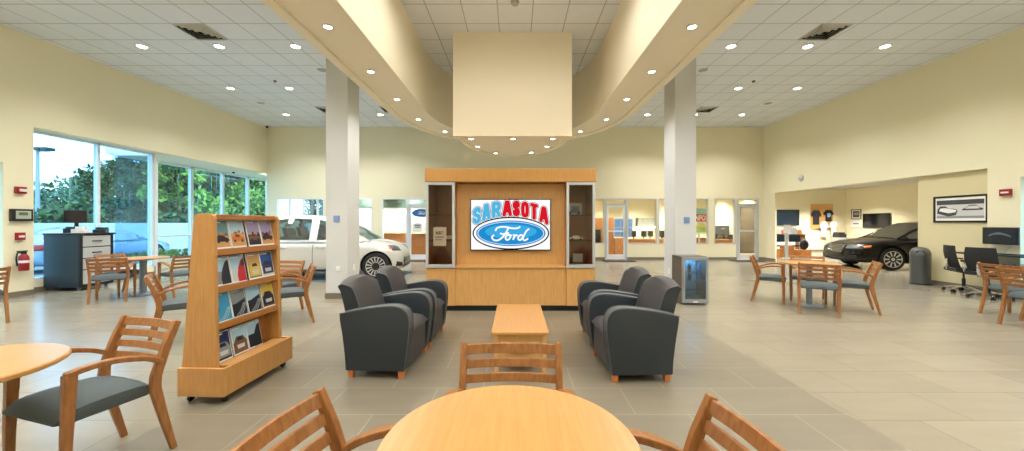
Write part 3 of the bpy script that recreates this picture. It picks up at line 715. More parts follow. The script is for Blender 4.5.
# magazines
def pm(n, c): return mat('cover_'+n, c, .3)
PC = {k: pm(k, v) for k, v in dict(teal=(96, 140, 150), sky=(160, 195, 215), sand=(196, 150, 96), violet=(150, 140, 180), dark=(34, 36, 44), orange=(196, 110, 50), red=(176, 36, 40), green=(110, 120, 60), blue=(40, 90, 160), cyan=(60, 150, 190), grey=(130, 136, 140), silver=(190, 194, 196), brown=(110, 80, 60), white=(236, 238, 240), yellow=(210, 180, 70), navy=(40, 50, 90)).items()}
CARP = [(-.42, .0), (.42, .0), (.46, .10), (.40, .17), (.22, .22), (.10, .36), (-.18, .36), (-.32, .22), (-.44, .18)]
def cover(bm, ms, w, h, sky, ground, car, style, y, seed):
    rr = random.Random(seed); hz = h*(.42+.1*rr.random())
    def mi(m):
        m = PC[m]
        if m not in ms: ms.append(m)
        return ms.index(m)
    m_ = .006
    poly(bm, [(-w/2+m_, hz), (w/2-m_, hz), (w/2-m_, h-m_), (-w/2+m_, h-m_)], y, mi(sky)); poly(bm, [(-w/2+m_, m_*2), (w/2-m_, m_*2), (w/2-m_, hz), (-w/2+m_, hz)], y, mi(ground))
    if style == 'car':
        s = w*.95; poly(bm, [(p[0]*s, .06*h+.18*h+p[1]*s*1.1) for p in CARP], y-.0008, mi(car))
        for sx in (-.26, .26): poly(bm, [(sx*s+.08*s*math.cos(a), .24*h+.08*s*math.sin(a)) for a in [2*PI*k/10 for k in range(10)]], y-.0014, mi('dark'))
        poly(bm, [(-.2*s, .26*h+.2*s), (.16*s, .26*h+.2*s), (.06*s, .26*h+.31*s), (-.14*s, .26*h+.31*s)], y-.0014, mi('dark'))
        for k in range(5):
            x = (rr.random()-.5)*w*.8; z = hz+rr.random()*.07*h; poly(bm, [(x-.012, z-.01), (x+.014, z-.008), (x+.01, z+.014), (x-.01, z+.012)], y-.0010, mi(rr.choice(['orange', 'dark', 'brown', 'sand'])))
    elif style == 'close':
        poly(bm, [(-w*.1, .03*h), (w/2-m_, .03*h), (w/2-m_, .88*h), (w*.25, .80*h), (w*.02, .55*h), (-w*.12, .25*h)], y-.0008, mi(car))
        poly(bm, [(w*.18, .55*h), (w/2-m_, .62*h), (w/2-m_, .84*h), (w*.27, .76*h)], y-.0014, mi('dark'))
    elif style == 'road':
        poly(bm, [(-w*.45, .03*h), (w*.5-m_, .03*h), (w*.5-m_, .62*h), (-w*.2, .48*h)], y-.0008, mi(car))
        for k in range(3): ribbon(bm, smooth_pts([(-w*.3+k*.03, .05*h), (w*.05+k*.02, .22*h), (w*.3+k*.01, .45*h)]), .005, y-.0014, mi('silver'))
    elif style == 'front':
        poly(bm, [(-w*.42, .12*h), (w*.42, .12*h), (w*.44, .42*h), (w*.25, .62*h), (-w*.2, .64*h), (-w*.43, .42*h)], y-.0008, mi(car))
        poly(bm, [(-w*.22, .2*h), (w*.25, .2*h), (w*.28, .34*h), (-w*.25, .34*h)], y-.0014, mi('silver')); poly(bm, [(-w*.2, .48*h), (w*.24, .48*h), (w*.16, .6*h), (-w*.13, .6*h)], y-.0014, mi('dark'))
    poly(bm, [(-w*.4, h*.9), (w*.1, h*.9), (w*.1, h*.935), (-w*.4, h*.935)], y-.0008, mi('white'))
def magazine(i, xl, yl, z, w, h, spec, label, group, lean=.22, twist=0):
    ms = [PC['white'], PC['grey']]; bm = BM(); box(bm, -w/2, w/2, 0, .008, 0, h, 0)
    cover(bm, ms, w, h, *spec, -.0012, i)
    o = mesh('magazine', bm, ms, recalc=False)
    # face +x of rack; local picture faces -y
    M = Matrix.Translation((RX, RY, 0)) @ Matrix.Rotation(RA, 4, 'Z') @ Matrix.Translation((xl, yl, z)) @ Matrix.Rotation(PI/2+twist, 4, 'Z') @ Matrix.Rotation(-lean, 4, 'X')
    o.matrix_world = M; tag(o, label, 'magazine', group); return o
rowsM = [
 (1.206, 'top tier', [(.165, ('teal', 'sand', 'dark', 'car'), 'desert truck, leftmost'), (.335, ('sky', 'sand', 'orange', 'car'), 'desert truck, second'), (.525, ('violet', 'dark', 'brown', 'car'), 'violet sky, third'), (.692, ('violet', 'sand', 'dark', 'car'), 'violet sky, rightmost')]),
 (.906, 'second tier', [(.165, ('sky', 'grey', 'dark', 'close'), 'dark car side, leftmost'), (.335, ('sky', 'silver', 'red', 'close'), 'red car, second'), (.525, ('sand', 'green', 'yellow', 'front'), 'yellow-green car, third'), (.690, ('blue', 'silver', 'navy', 'front'), 'blue car, rightmost')]),
 (.611, 'third tier', [(.165, ('cyan', 'navy', 'cyan', 'road'), 'blue cover, leftmost'), (.335, ('grey', 'dark', 'dark', 'road'), 'grey road, second'), (.510, ('sky', 'dark', 'dark', 'road'), 'dark road, third'), (.690, ('yellow', 'brown', 'dark', 'front'), 'yellow scene, rightmost')]),
 (.286, 'bottom tier', [(.165, ('navy', 'dark', 'grey', 'front'), 'dark car under blue sky, leftmost'), (.345, ('sky', 'brown', 'brown', 'front'), 'brown car, middle'), (.515, ('sky', 'dark', 'dark', 'close'), 'dark car, rightmost')])]
n = 0
for z, tn, L in rowsM:
    for k, (yl, sp, lb) in enumerate(L):
        n += 1; x0 = -.117-.02*(z-.3)-(.006 if z < .3 else 0)
        magazine(n, x0, yl-.004, z+.004, .162, .238, sp, 'magazine with %s on the %s of the brochure rack' % (lb, tn), 'magazines on the brochure rack', lean=.20)

# ------------------------------------------------------------------ beverage cooler
t = thing('beverage_cooler', 'small glass-door beverage cooler in front of the right column', 'refrigerator', (3.125, 6.40, 0))
bm = BM()
box(bm, -.225, -.205, .05, .44, .02, .82); box(bm, .205, .225, .05, .44, .02, .82); box(bm, -.205, .205, .42, .44, .02, .82); box(bm, -.225, .225, .05, .44, .80, .835); box(bm, -.205, .205, .05, .42, .02, .1); mesh('body', bm, mat('cooler_brown_grey', (92, 84, 72), .4, .2), t, bevel=.003)
bm = BM(); box(bm, -.225, -.18, 0, .045, .035, .825); box(bm, .18, .225, 0, .045, .035, .825); box(bm, -.18, .18, 0, .045, .775, .825); box(bm, -.18, .18, 0, .045, .035, .095)
d = mesh('door', bm, mat('cooler_frame', (150, 156, 160), .35, .4), t, bevel=.004)
bm = BM(); box(bm, -.18, .18, .015, .022, .095, .775); mesh('pane', bm, glass('cooler_glass', (170, 200, 212), .08), d)
bm = BM(); tube(bm, [(-.2, -.025, .3), (-.2, -.025, .62)], .008); tube(bm, [(-.2, 0, .31), (-.2, -.025, .31)], .006); tube(bm, [(-.2, 0, .61), (-.2, -.025, .61)], .006); mesh('handle', bm, CHROME, d)
bm = BM(); box(bm, -.203, .203, .405, .42, .1, .8); mesh('lining', bm, mat('cooler_lining', (120, 150, 168), .5), t)
for z in (.25, .40, .56):
    bm = BM(); 
    for k in range(9): box(bm, -.2+.05*k-.002, -.2+.05*k+.002, .07, .4, z, z+.004)
    box(bm, -.2, .2, .07, .075, z-.004, z+.01); mesh('shelf', bm, CHROME, t)
bm = BM(); box(bm, -.04, .04, -.002, 0, .045, .065); mesh('badge', bm, PAPER, d)
bm = BM(); box(bm, -.17, .17, .10, .38, .795, .8); mesh('light_strip', bm, emis('cooler_blue_light', (196, 224, 250), 22), t)
BOT = [mat('bottle_'+n_, c, .2) for n_, c in (('blue', (70, 140, 200)), ('clear', (190, 215, 230)), ('dark', (30, 40, 60)))]
bn = ['upper shelf, left', 'upper shelf, left of centre', 'upper shelf, right of centre', 'upper shelf, right', 'middle shelf, left', 'middle shelf, left of centre', 'middle shelf, right of centre', 'middle shelf, right']
for i in range(8):
    x = -.14+.09*(i % 4); z = (.566, .406)[i//4]
    bm = BM(); lathe(bm, [(.001, 0), (.027, 0), (.028, .01), (.028, .09), (.012, .125), (.012, .14), (.001, .142)], seg=14)
    b = mesh('drink_bottle', bm, BOT[(i*2+i//4) % 3], smooth=True, loc=(3.125+x, 6.53, z)); tag(b, 'drink bottle in the beverage cooler, %s' % bn[i], 'bottle', 'bottles in the cooler')

# ------------------------------------------------------------------ drawer cabinet with monitor (left)
t = thing('drawer_cabinet', 'navy service cabinet with light drawers under the windows', 'cabinet', (0, 0, 0))
A = (-9.84, -9.09, 7.72, 8.36)
bm = BM(); box(bm, A[0], A[1]-.02, A[2], A[2]+.03, .07, 1.17); box(bm, A[0], A[1]-.02, A[3]-.03, A[3], .07, 1.17); box(bm, A[0], A[0]+.03, A[2]+.03, A[3]-.03, .07, 1.17); box(bm, A[0]+.03, A[1]-.02, A[2]+.03, A[3]-.03, .07, .1); mesh('body', bm, NAVY, t, bevel=.004)
bm = BM(); box(bm, A[1]-.02, A[1]+.015, A[2], A[2]+.05, .07, 1.17); box(bm, A[1]-.02, A[1]+.015, A[3]-.05, A[3], .07, 1.17); box(bm, A[1]-.02, A[1]+.015, A[2]+.05, A[3]-.05, .07, .12); mesh('front_frame', bm, BLACK, t)
bm = BM(); box(bm, A[0]-.0, A[1]+.03, A[2]-.02, A[3]+.05, 1.17, 1.205); mesh('worktop', bm, BLACK, t, bevel=.006)
zz = [.13, .43, .63, .90, 1.155]
zz = [.13, .46, .81, .97, 1.155]
for a, b in ((.13, .42), (.44, .66), (.68, .90), (.92, 1.15)):
    bm = BM(); box(bm, A[1]-.015, A[1]+.012, A[2]+.055, A[3]-.055, a, b); d = mesh('drawer', bm, GREYL, t, bevel=.003)
    bm = BM(); box(bm, A[1]+.012, A[1]+.03, A[2]+.22, A[3]-.24, (a+b)/2-.012, (a+b)/2+.012); mesh('handle', bm, BLACK, d, bevel=.003)
for x in (A[0]+.08, A[1]-.08):
    for y in (A[2]+.06, A[3]-.06):
        bm = BM(); lathe(bm, [(.001, -.014), (.033, -.014), (.035, 0), (.033, .014), (.001, .014)], (x, y, .035), 14, 0, 'x'); box(bm, x-.02, x+.02, y-.015, y+.015, .05, .075); mesh('caster', bm, GREYM, t)
def monitor(loc, rz, w, h, stand, label, screen=SCREEN, name='computer_monitor'):
    t = thing(name, label, 'monitor', loc, rz)
    bm = BM(); box(bm, -w/2, w/2, 0, .035, stand, stand+h); mesh('casing', bm, BLACK, t, bevel=.006)
    bm = BM(); box(bm, -w/2+.015, w/2-.015, -.003, .001, stand+.02, stand+h-.015); mesh('screen', bm, screen, t)
    if stand > .02:
        bm = BM(); box(bm, -.03, .03, .036, .06, .012, stand+h*.4); lathe(bm, [(.001, 0), (.11, 0), (.1, .012), (.001, .014)], (0, .03, 0), 20); mesh('stand', bm, BLACK, t)
    return t
monitor((-9.45, 7.95, 1.206), .45, .36, .27, .22, 'black computer monitor on the navy drawer cabinet', screen=mat('dim_screen', (40, 34, 40), .2))
bm = BM(); box(bm, -.16, .16, -.1, .1, 0, .10); box(bm, -.13, .13, -.08, .06, .10, .13); tag(mesh('receipt_printer', bm, DARKM, bevel=.008, loc=(-9.68, 8.16, 1.206), rz=.4), 'low dark printer on the navy cabinet behind the monitor', 'printer')
bm = BM(); box(bm, -.11, .11, -.08, .08, 0, .09); box(bm, -.06, .05, -.05, .06, .09, .14); tag(mesh('telephone', bm, PAPER, bevel=.006, loc=(-9.22, 7.85, 1.206), rz=.4), 'small white desk telephone on the near corner of the navy cabinet', 'telephone')
bm = BM(); box(bm, -.1, .1, -.09, .09, 0, .07); box(bm, -.1, .1, .03, .09, .07, .12); tag(mesh('card_terminal', bm, DARKM, bevel=.006, loc=(-9.2, 8.22, 1.206), rz=.5), 'small grey card machine on the far corner of the navy cabinet', 'card machine')
# wall things left (faces +x)
def wallbox(name, wl, y0, y1, z0, z1, d, m, label, cat, extra=None, side=1, X=None):
    X = X if X is not None else (-XW if side > 0 else XW)
    bm = BM(); a, b = sorted((X, X+side*d)); box(bm, a, b, y0, y1, z0, z1, 0); ms = [m]
    if extra:
        for (yy0, yy1, zz0, zz1, dd, mm) in extra:
            if mm not in ms: ms.append(mm)
            a, b = sorted((X+side*d, X+side*(d+dd))); box(bm, a, b, yy0, yy1, zz0, zz1, ms.index(mm))
    return tag(mesh(name, bm, ms), label, cat)
wallbox('fire_alarm_strobe', 0, 7.09, 7.24, 1.99, 2.12, .05, REDM, 'red fire alarm strobe on the left wall, above the alarm panel', 'fire alarm', [(7.13, 7.23, 2.03, 2.08, .012, PAPER)])
wallbox('alarm_panel', 0, 7.02, 7.335, 1.455, 1.69, .05, BLACK, 'black framed alarm panel with a pale display on the left wall', 'alarm panel', [(7.08, 7.30, 1.50, 1.655, .006, mat('panel_grey', (176, 180, 166), .5)), (7.12, 7.25, 1.57, 1.63, .01, mat('lcd_green', (96, 120, 96), .3))])
wallbox('fire_alarm_pull', 0, 7.10, 7.22, 1.09, 1.235, .05, REDM, 'red manual fire alarm pull station below the alarm panel', 'fire alarm', [(7.12, 7.2, 1.14, 1.18, .012, PAPER)])
wallbox('fire_alarm_strobe', 0, 7.14, 7.30, 1.95, 2.08, .05, REDM, 'red fire alarm strobe on the right wall beside the framed picture', 'fire alarm', [(7.16, 7.27, 2.0, 2.03, .012, PAPER)], side=-1)
t = thing('fire_extinguisher', 'red fire extinguisher hanging on the left wall below the alarm panel', 'fire extinguisher', (-9.49, 7.15, .50))
bm = BM(); lathe(bm, [(.001, 0), (.06, 0), (.068, .02), (.068, .25), (.05, .30), (.02, .32), (.001, .32)], seg=24); mesh('tank', bm, REDM, t, auto=40)
bm = BM(); box(bm, -.018, .018, -.03, .03, .32, .37); box(bm, -.012, .012, -.10, .05, .37, .385); box(bm, -.012, .012, -.09, .03, .345, .355); mesh('valve', bm, DARKM, t)
bm = BM(); tube(bm, smooth_pts([(0, -.03, .34), (.02, -.10, .36), (.03, -.13, .24), (.02, -.11, .1)], 4), .012, 8); mesh('hose', bm, BLACK, t)
bm = BM(); lathe(bm, [(.0695, .15), (.0695, .2)], seg=24); mesh('instruction_band', bm, PAPER, t)
# thermostats and outlets on columns
BLU = mat('thermostat_blue', (120, 150, 196), .4)
for x, y, z, w, m, lb, nm, c in ((-3.35, 6.95, 1.50, .11, BLU, 'small blue wall control on the left column', 'wall_thermostat', 'thermostat'), (3.34, 7.2, 1.475, .11, BLU, 'small blue wall control on the right column', 'wall_thermostat', 'thermostat'), (-3.32, 6.95, .56, .075, PAPER, 'white power outlet on the front of the left column', 'wall_outlet', 'outlet')):
    bm = BM(); box(bm, -w/2, w/2, -.018, 0, -w*.55, w*.55); box(bm, -w*.3, w*.3, -.024, -.018, -w*.2, w*.35, 1); tag(mesh(nm, bm, [m, m], bevel=.003, loc=(x, y, z)), lb, c)
bm = BM(); box(bm, -.01, 0, -.04, .04, -.06, .06); o = mesh('wall_outlet', bm, PAPER, bevel=.003, loc=(3.11, 7.45, .45)); tag(o, 'white power outlet on the left side of the right column', 'outlet')
bm = BM(); box(bm, 0, .01, -.04, .04, -.06, .06); o = mesh('wall_outlet', bm, PAPER, bevel=.003, loc=(-3.14, 7.2, .56)); tag(o, 'white power outlet on the right side of the left column', 'outlet')

# ------------------------------------------------------------------ right side: trash can, picture, desk
t = thing('trash_can', 'round pewter trash can with a domed lid beside the wall opening', 'trash can', (9.40, 8.58, 0))
bm = BM(); lathe(bm, [(.001, 0), (.185, 0), (.185, .025), (.175, .03)], seg=40); mesh('base', bm, BLACK, t, auto=40)
bm = BM(); lathe(bm, [(.172, .03), (.174, .04), (.174, .66), (.178, .665), (.178, .69)], seg=40); mesh('body', bm, CANM, t, auto=40)
bm = BM(); lathe(bm, [(.178, .69), (.176, .72), (.162, .775), (.13, .825), (.08, .855), (.001, .868)], seg=40); mesh('lid', bm, CANM, t, auto=60)
bm = BM(); box(bm, -.07, .07, -.163, -.15, .70, .79); o = mesh('flap', bm, DARKM, t, bevel=.004); o.rotation_euler.z = -.82
# picture on niche wall (faces -x)
BWF = [(LGREY, 'r', -.43, .43, -.2, .2), (DGREY, 'r', -.43, .43, .1, .2), (GREYP, 'r', -.43, .43, -.2, -.15),
       (DGREY, 'p', [(-.42, -.09), (-.2, -.16), (-.06, -.13), (-.03, -.04), (-.06, .0), (-.2, .02), (-.26, .07), (-.36, .07), (-.41, .0)]),
       (PAPER, 'p', [(-.38, -.04), (-.2, -.09), (-.07, -.07), (-.05, -.02), (-.18, .01), (-.27, .03), (-.36, .02)]),
       (DGREY, 'p', [(.04, -.03), (.4, -.03), (.42, .0), (.34, .03), (.3, .08), (.18, .08), (.13, .03), (.06, .0)]),
       (LGREY, 'p', [(.1, .0), (.36, .0), (.31, .06), (.18, .06)])]
flat_card('framed_picture', -.455, .455, -.255, .255, 0, PAPER, BWF, 'wide black framed print of two vintage cars on the right wall', 'picture', frame=BLACK, fw=.04, rz=-PI/2, loc=(XW+.078, 8.05, 1.725), thick=.01)
# wall desk
t = thing('side_desk', 'narrow dark wall desk with a wooden support at the right wall', 'desk', (0, 0, 0))
bm = BM(); box(bm, 9.12, 9.675, 7.53, 7.75, .79, .82); box(bm, 9.12, 9.595, 5.7, 7.53, .79, .82); mesh('worktop', bm, DARKM, t, bevel=.004)
for y in (6.62, 5.8):
    bm = BM(); box(bm, 9.2, 9.59, y-.02, y+.02, 0, .79); mesh('support_panel', bm, CHW, t)
bm = BM(); box(bm, 9.15, 9.59, 5.92, 6.98, .62, .64); mesh('keyboard_shelf', bm, DARKM, t)
t = monitor((9.46, 7.22, 1.0), -PI/2+.12, .50, .335, 0, 'black flat monitor on the wall above the dark desk, silver car on screen', name='wall_monitor')
bm = BM(); box(bm, -.06, .06, .036, .125, .1, .22); mesh('wall_bracket', bm, BLACK, t)
bm = BM(); ribbon(bm, smooth_pts([(-.16, .16), (-.1, .20), (0, .215), (.09, .19), (.16, .15)]), [.004, .02, .028, .03, .03, .03, .04, .04, .04, .04, .03, .03, .03, .028, .02, .012, .004], -.0045, 0); mesh('car_image', bm, emis('screen_car', (110, 118, 128), .8), t, recalc=False)
t = thing('desk_phone', 'black telephone on the wall desk at its left end', 'telephone', (9.35, 7.45, .82), -1.3)
bm = BM(); prism(bm, [(-.09, 0), (.09, 0), (.09, .06), (-.09, .02)], 0, -.09, .09); mesh('phone_base', bm, BLACK, t, bevel=.004)
bm = BM(); box(bm, -.095, -.045, -.09, .09, .05, .085); mesh('handset', bm, BLACK, t, bevel=.01)
bm = BM(); box(bm, -.2, .2, -.07, .07, 0, .02); tag(mesh('keyboard', bm, BLACK, bevel=.004, loc=(9.3, 7.0, .82), rz=-PI/2), 'black computer keyboard on the wall desk below the monitor', 'keyboard')
bm = BM(); tube(bm, smooth_pts([(9.58, 7.12, .99), (9.54, 7.15, .93), (9.57, 7.22, .87), (9.52, 7.24, .826)], 4), .007, 8); tag(mesh('monitor_cord', bm, LGREY), 'thin grey cord hanging from the wall monitor to the desk', 'cord')
# task chairs
def make_task():
    t = thing('office_chair', '', 'office chair')
    bm = BM(); rings = []
    for k in range(9):
        z = .50+.46*k/8; y = -.21-.05*math.sin(PI*k/8*.9)-.07*(k/8)**2+.06; w = .19+.035*math.sin(PI*min(1, k/8*.8+.1))
        rings.append([(-w, y+.02, z), (-w*.5, y-.012, z), (0, y-.02, z), (w*.5, y-.012, z), (w, y+.02, z), (w, y+.03, z), (w*.5, y, z), (0, y-.008, z), (-w*.5, y, z), (-w, y+.03, z)])
    loft(bm, rings); mesh('mesh_back', bm, mat('black_mesh', (26, 27, 30), .7), t, auto=60)
    bm = BM(); rings = []
    for j in range(7):
        v = j/6; y = -.20+.43*v; rings.append([(-.235, y, .455), (-.2, y, .50-.02*v**4), (0, y, .49), (.2, y, .50-.02*v**4), (.235, y, .455), (.2, y, .43), (-.2, y, .43)])
    loft(bm, rings); mesh('seat', bm, BLACK, t, auto=60)
    for s in (-1, 1):
        bm = BM(); tube(bm, smooth_pts([(s*.14, -.05, .43), (s*.26, -.08, .44), (s*.275, -.12, .55), (s*.27, -.1, .66)], 4), .013, 8, 1); box(bm, s*.27-.025, s*.27+.025, -.16, .10, .66, .685, 0); mesh('armrest', bm, [BLACK, CHROME], t, bevel=.003)
    bm = BM(); sweep(bm, smooth_pts([(0, -.08, .42), (0, -.22, .44), (0, -.25, .56), (0, -.235, .68)], 4), .05, .02); mesh('back_support', bm, CHROME, t)
    bm = BM(); tube(bm, [(0, 0, .10), (0, 0, .28)], .028, 16); tube(bm, [(0, 0, .26), (0, 0, .42)], .016, 12); box(bm, -.1, .1, -.1, .1, .40, .43); mesh('gas_column', bm, BLACK, t)
    for k in range(5):
        a = 2*PI*k/5+.35; dx, dy = math.cos(a), math.sin(a)
        bm = BM(); sweep(bm, [(dx*.02, dy*.02, .115), (dx*.15, dy*.15, .10), (dx*.28, dy*.28, .075)], [.05, .04, .03], [.03, .028, .022], side=(-dy, dx, 0)); l = mesh('base_leg', bm, CHROME, t, bevel=.003)
        bm = BM(); 
        for o_ in (-.016, .016):
            lathe(bm, [(.001, -.01), (.028, -.01), (.028, .01), (.001, .01)], (dx*.28-dy*o_, dy*.28+dx*o_, .028), 14, 0, 'x')
        box(bm, dx*.28-.012, dx*.28+.012, dy*.28-.012, dy*.28+.012, .04, .07); mesh('caster', bm, BLACK, l)
    return t
TC = make_task(); TC.location = (9.24, 7.62, 0); TC.rotation_euler.z = -2.05; TC['label'] = 'black mesh office chair at the wall desk, side-on, next to the wall'; TC['group'] = 'black office chairs'
dup(TC, (8.93, 6.98, 0), -1.37, 'black mesh office chair at the wall desk, seen from behind', 'black office chairs')

# ------------------------------------------------------------------ cars (nose towards +x, origin on the floor under the centre)
def interp(tab, x):
    if x <= tab[0][0]: return tab[0][1:]
    for a, b in zip(tab, tab[1:]):
        if x <= b[0]:
            t = (x-a[0])/(b[0]-a[0]); t = t*t*(3-2*t)*.5+t*.5
            return tuple(p+(q_-p)*t for p, q_ in zip(a[1:], b[1:]))
    return tab[-1][1:]
TYRE = mat('tyre_rubber', (24, 24, 25), .75); RIM = mat('alloy_rim', (196, 198, 200), .3, .6); WELL = mat('wheel_well_dark', (12, 12, 12), .9)
CGL = glass('car_tinted_glass', (96, 108, 96), .34); LENS = mat('headlight_lens', (110, 114, 118), .12, .5, .8); AMB = mat('amber_marker', (224, 104, 40), .3); TAIL = mat('tail_red', (170, 30, 30), .25)
def make_car(P, paint, name, label, loc, rz, glassm=None, rimspokes=12):
    glassm = glassm or CGL
    t = thing(name, label, 'car', loc, rz)
    body, gh = P['body'], P['gh']; xs0, xs1 = body[0][0], body[-1][0]
    bm = BM(); rings = []; N = 26
    for i in range(N+1):
        u = i/N; x = xs0+(xs1-xs0)*(.5-.5*math.cos(PI*u))
        zt, hw, zb = interp(body, x); h = zt-zb
        sec = [(0, zb), (.7*hw, zb), (.95*hw, zb+.05*h), (.985*hw, zb+.2*h), (1.0*hw, zb+.42*h), (.995*hw, zb+.60*h), (.985*hw, zb+.70*h), (.965*hw, zb+.82*h), (.90*hw, zb+.93*h), (.75*hw, zt), (.4*hw, zt+.02), (0, zt+.028)]
        rings.append([(x, y, z) for y, z in sec]+[(x, -y, z) for y, z in sec[-2:0:-1]])
    loft(bm, rings); bmesh.ops.recalc_face_normals(bm, faces=bm.faces)
    me = bpy.data.meshes.new('tmp'); bm.to_mesh(me); bm.free(); me.materials.append(paint); me.materials.append(WELL)
    ob = bpy.data.objects.new('tmp', me); COL.objects.link(ob)
    sub = ob.modifiers.new('s', 'SUBSURF'); sub.levels = 2; cut = []
    for ax in P['axles']:
        for s in (-1, 1):
            cb = BM(); lathe(cb, [(.001, -.16), (P['wr']+.045, -.16), (P['wr']+.045, .16), (.001, .16)], (ax, s*(P['w']-.06), P['wr']+.01), 40, 1, 'y'); bmesh.ops.recalc_face_normals(cb, faces=cb.faces)
            cm = bpy.data.meshes.new('c'); cb.to_mesh(cm); cb.free(); cm.materials.append(WELL); cm.materials.append(WELL); co = bpy.data.objects.new('c', cm); COL.objects.link(co); cut.append(co)
            m = ob.modifiers.new('b', 'BOOLEAN'); m.object = co; m.operation = 'DIFFERENCE'; m.solver = 'EXACT'
    dg = bpy.context.evaluated_depsgraph_get(); fin = bpy.data.meshes.new_from_object(ob.evaluated_get(dg))
    for c in cut: bpy.data.objects.remove(c)
    bpy.data.objects.remove(ob)
    fin.polygons.foreach_set('use_smooth', [True]*len(fin.polygons)); fin.set_sharp_from_angle(angle=math.radians(38))
    b = bpy.data.objects.new('body', fin); COL.objects.link(b); b.parent = t
    fin.name = 'car_body'
    # greenhouse : roof shell and glass
    def ghsec(x):
        zr, tw, bw, zb = interp(gh, x)
        return [(bw, zb), (bw-.015, zb+.02), (tw+.03, zr-.10), (tw-.02, zr-.035), (tw*.75, zr-.006), (tw*.35, zr+.004), (0, zr+.006)]
    xg0, xg1 = gh[0][0], gh[-1][0]; N = 36
    rm, gm = BM(), BM(); X = [xg0+(xg1-xg0)*i/N for i in range(N+1)]
    def add(bmx, pts): bmx.faces.new([bmx.verts.new(p) for p in pts])
    for i in range(N):
        xa, xb = X[i], X[i+1]; xm = (xa+xb)/2; A_, B_ = ghsec(xa), ghsec(xb)
        for s in (-1, 1):
            for j in range(6):
                pts = [(xa, s*A_[j][0], A_[j][1]), (xb, s*B_[j][0], B_[j][1]), (xb, s*B_[j+1][0], B_[j+1][1]), (xa, s*A_[j+1][0], A_[j+1][1])]
                if (Vector(pts[0])-Vector(pts[3])).length < .004 and (Vector(pts[1])-Vector(pts[2])).length < .004: continue
                if j in (1,): g = P['side0'] < xm < P['side1'] and not any(abs(xm-p) < w_ for p, w_ in P['pillars'])
                elif j >= 3: g = xm > P['ws'] or xm < P['rs']
                else: g = False
                if j == 2: g = False
                if s < 0: pts = pts[::-1]
                add(gm if g else rm, pts)
    for mm in (rm, gm): bmesh.ops.remove_doubles(mm, verts=mm.verts, dist=.0008)
    mesh('roof', rm, paint, t, auto=50); g = mesh('windows', gm, glassm, t, auto=40)
    g.scale = (1, 1, 1)
    xa_, xb_ = P['side0']+.15, P['ws']+.35
    ib = BM(); prism(ib, rrect(xa_, xb_, -.66, .66, .12), 2, 1.035, 1.05); mesh('cabin_trim', ib, BLACK, t)
    for sx_ in (P['ws']-.45, P['ws']-1.25):
        for sy_ in (-.36, .36):
            ib = BM(); prism(ib, [(sx_, 1.05), (sx_+.12, 1.05), (sx_+.04, 1.30), (sx_-.06, 1.30)], 1, sy_-.22, sy_+.22); prism(ib, [(sx_-.04, 1.31), (sx_+.03, 1.31), (sx_+.02, 1.40), (sx_-.04, 1.40)], 1, sy_-.10, sy_+.10); mesh('car_seat', ib, DARKM, t, bevel=.015)
    bv = BVHTree.FromPolygons([v.co for v in fin.vertices], [tuple(p.vertices) for p in fin.polygons])
    def patch(nm, corners, direction, m, parent, off=.006, n1=8, n2=4, thick=.008):
        d = Vector(direction).normalized(); bmx = BM(); G = []
        c = [Vector(q_) for q_ in corners]
        for i in range(n1+1):
            row = []
            for j in range(n2+1):
                u, v = i/n1, j/n2
                p = (c[0]*(1-u)+c[1]*u)*(1-v)+(c[3]*(1-u)+c[2]*u)*v
                hit = bv.ray_cast(p-d*3, d)
                row.append(bmx.verts.new(hit[0]-d*off) if hit[0] is not None and (hit[0]-p).length < .75 else None)
            G.append(row)
        for i in range(n1):
            for j in range(n2):
                f = [G[i][j], G[i+1][j], G[i+1][j+1], G[i][j+1]]
                if all(f): bmx.faces.new(f)
        o = mesh(nm, bmx, m, parent, smooth=True)
        if thick: so = o.modifiers.new('t', 'SOLIDIFY'); so.thickness = thick; so.offset = 0
        return o
    W = P['w']; fx = xs1
    for s in (-1, 1):
        h = P['head']
        o = patch('headlight', [(fx, s*h[0], h[2]), (fx-.1, s*h[1], h[2]+.02), (fx-.1, s*h[1], h[3]+.03), (fx, s*h[0], h[3])], (-1, -s*.55, -.08), LENS, t)
        o = patch('marker_light', [(h[4]+.02, s*W, h[2]+.03), (h[4]-.12, s*W, h[2]+.05), (h[4]-.17, s*W, h[3]-.005), (h[4]+.02, s*W, h[3]-.03)], (0, -s, 0), AMB, t, n1=4, n2=3)
        patch('tail_light', [(xs0+.02, s*W*.6, .72), (xs0+.1, s*W*.93, .74), (xs0+.1, s*W*.93, .92), (xs0+.02, s*W*.6, .9)], (1, -s*.5, 0), TAIL, t)
        patch('fog_light_vent', [(fx, s*W*.62, .30), (fx, s*W*.86, .32), (fx, s*W*.84, .44), (fx, s*W*.64, .40)], (-1, -s*.3, 0), BLACK, t)
        for xd in P['seams']:
            patch('door_seam', [(xd-.006, s*W, .26), (xd+.006, s*W, .26), (xd+.006, s*W, .93), (xd-.006, s*W, .93)], (0, -s, 0), WELL, t, off=.002, n1=1, n2=12, thick=0)
        for xd in P['handles']:
            patch('door_handle', [(xd, s*W, .80), (xd+.17, s*W, .80), (xd+.17, s*W, .825), (xd, s*W, .825)], (0, -s, 0), CHROME if P['chrome'] else paint, t, off=.02, n1=3, n2=1, thick=.02)
        patch('sill_trim', [(P['axles'][0]+.45, s*W, .22), (P['axles'][1]-.45, s*W, .22), (P['axles'][1]-.45, s*W, .27), (P['axles'][0]+.45, s*W, .27)], (0, -s, 0), BLACK, t, n1=10, n2=1)
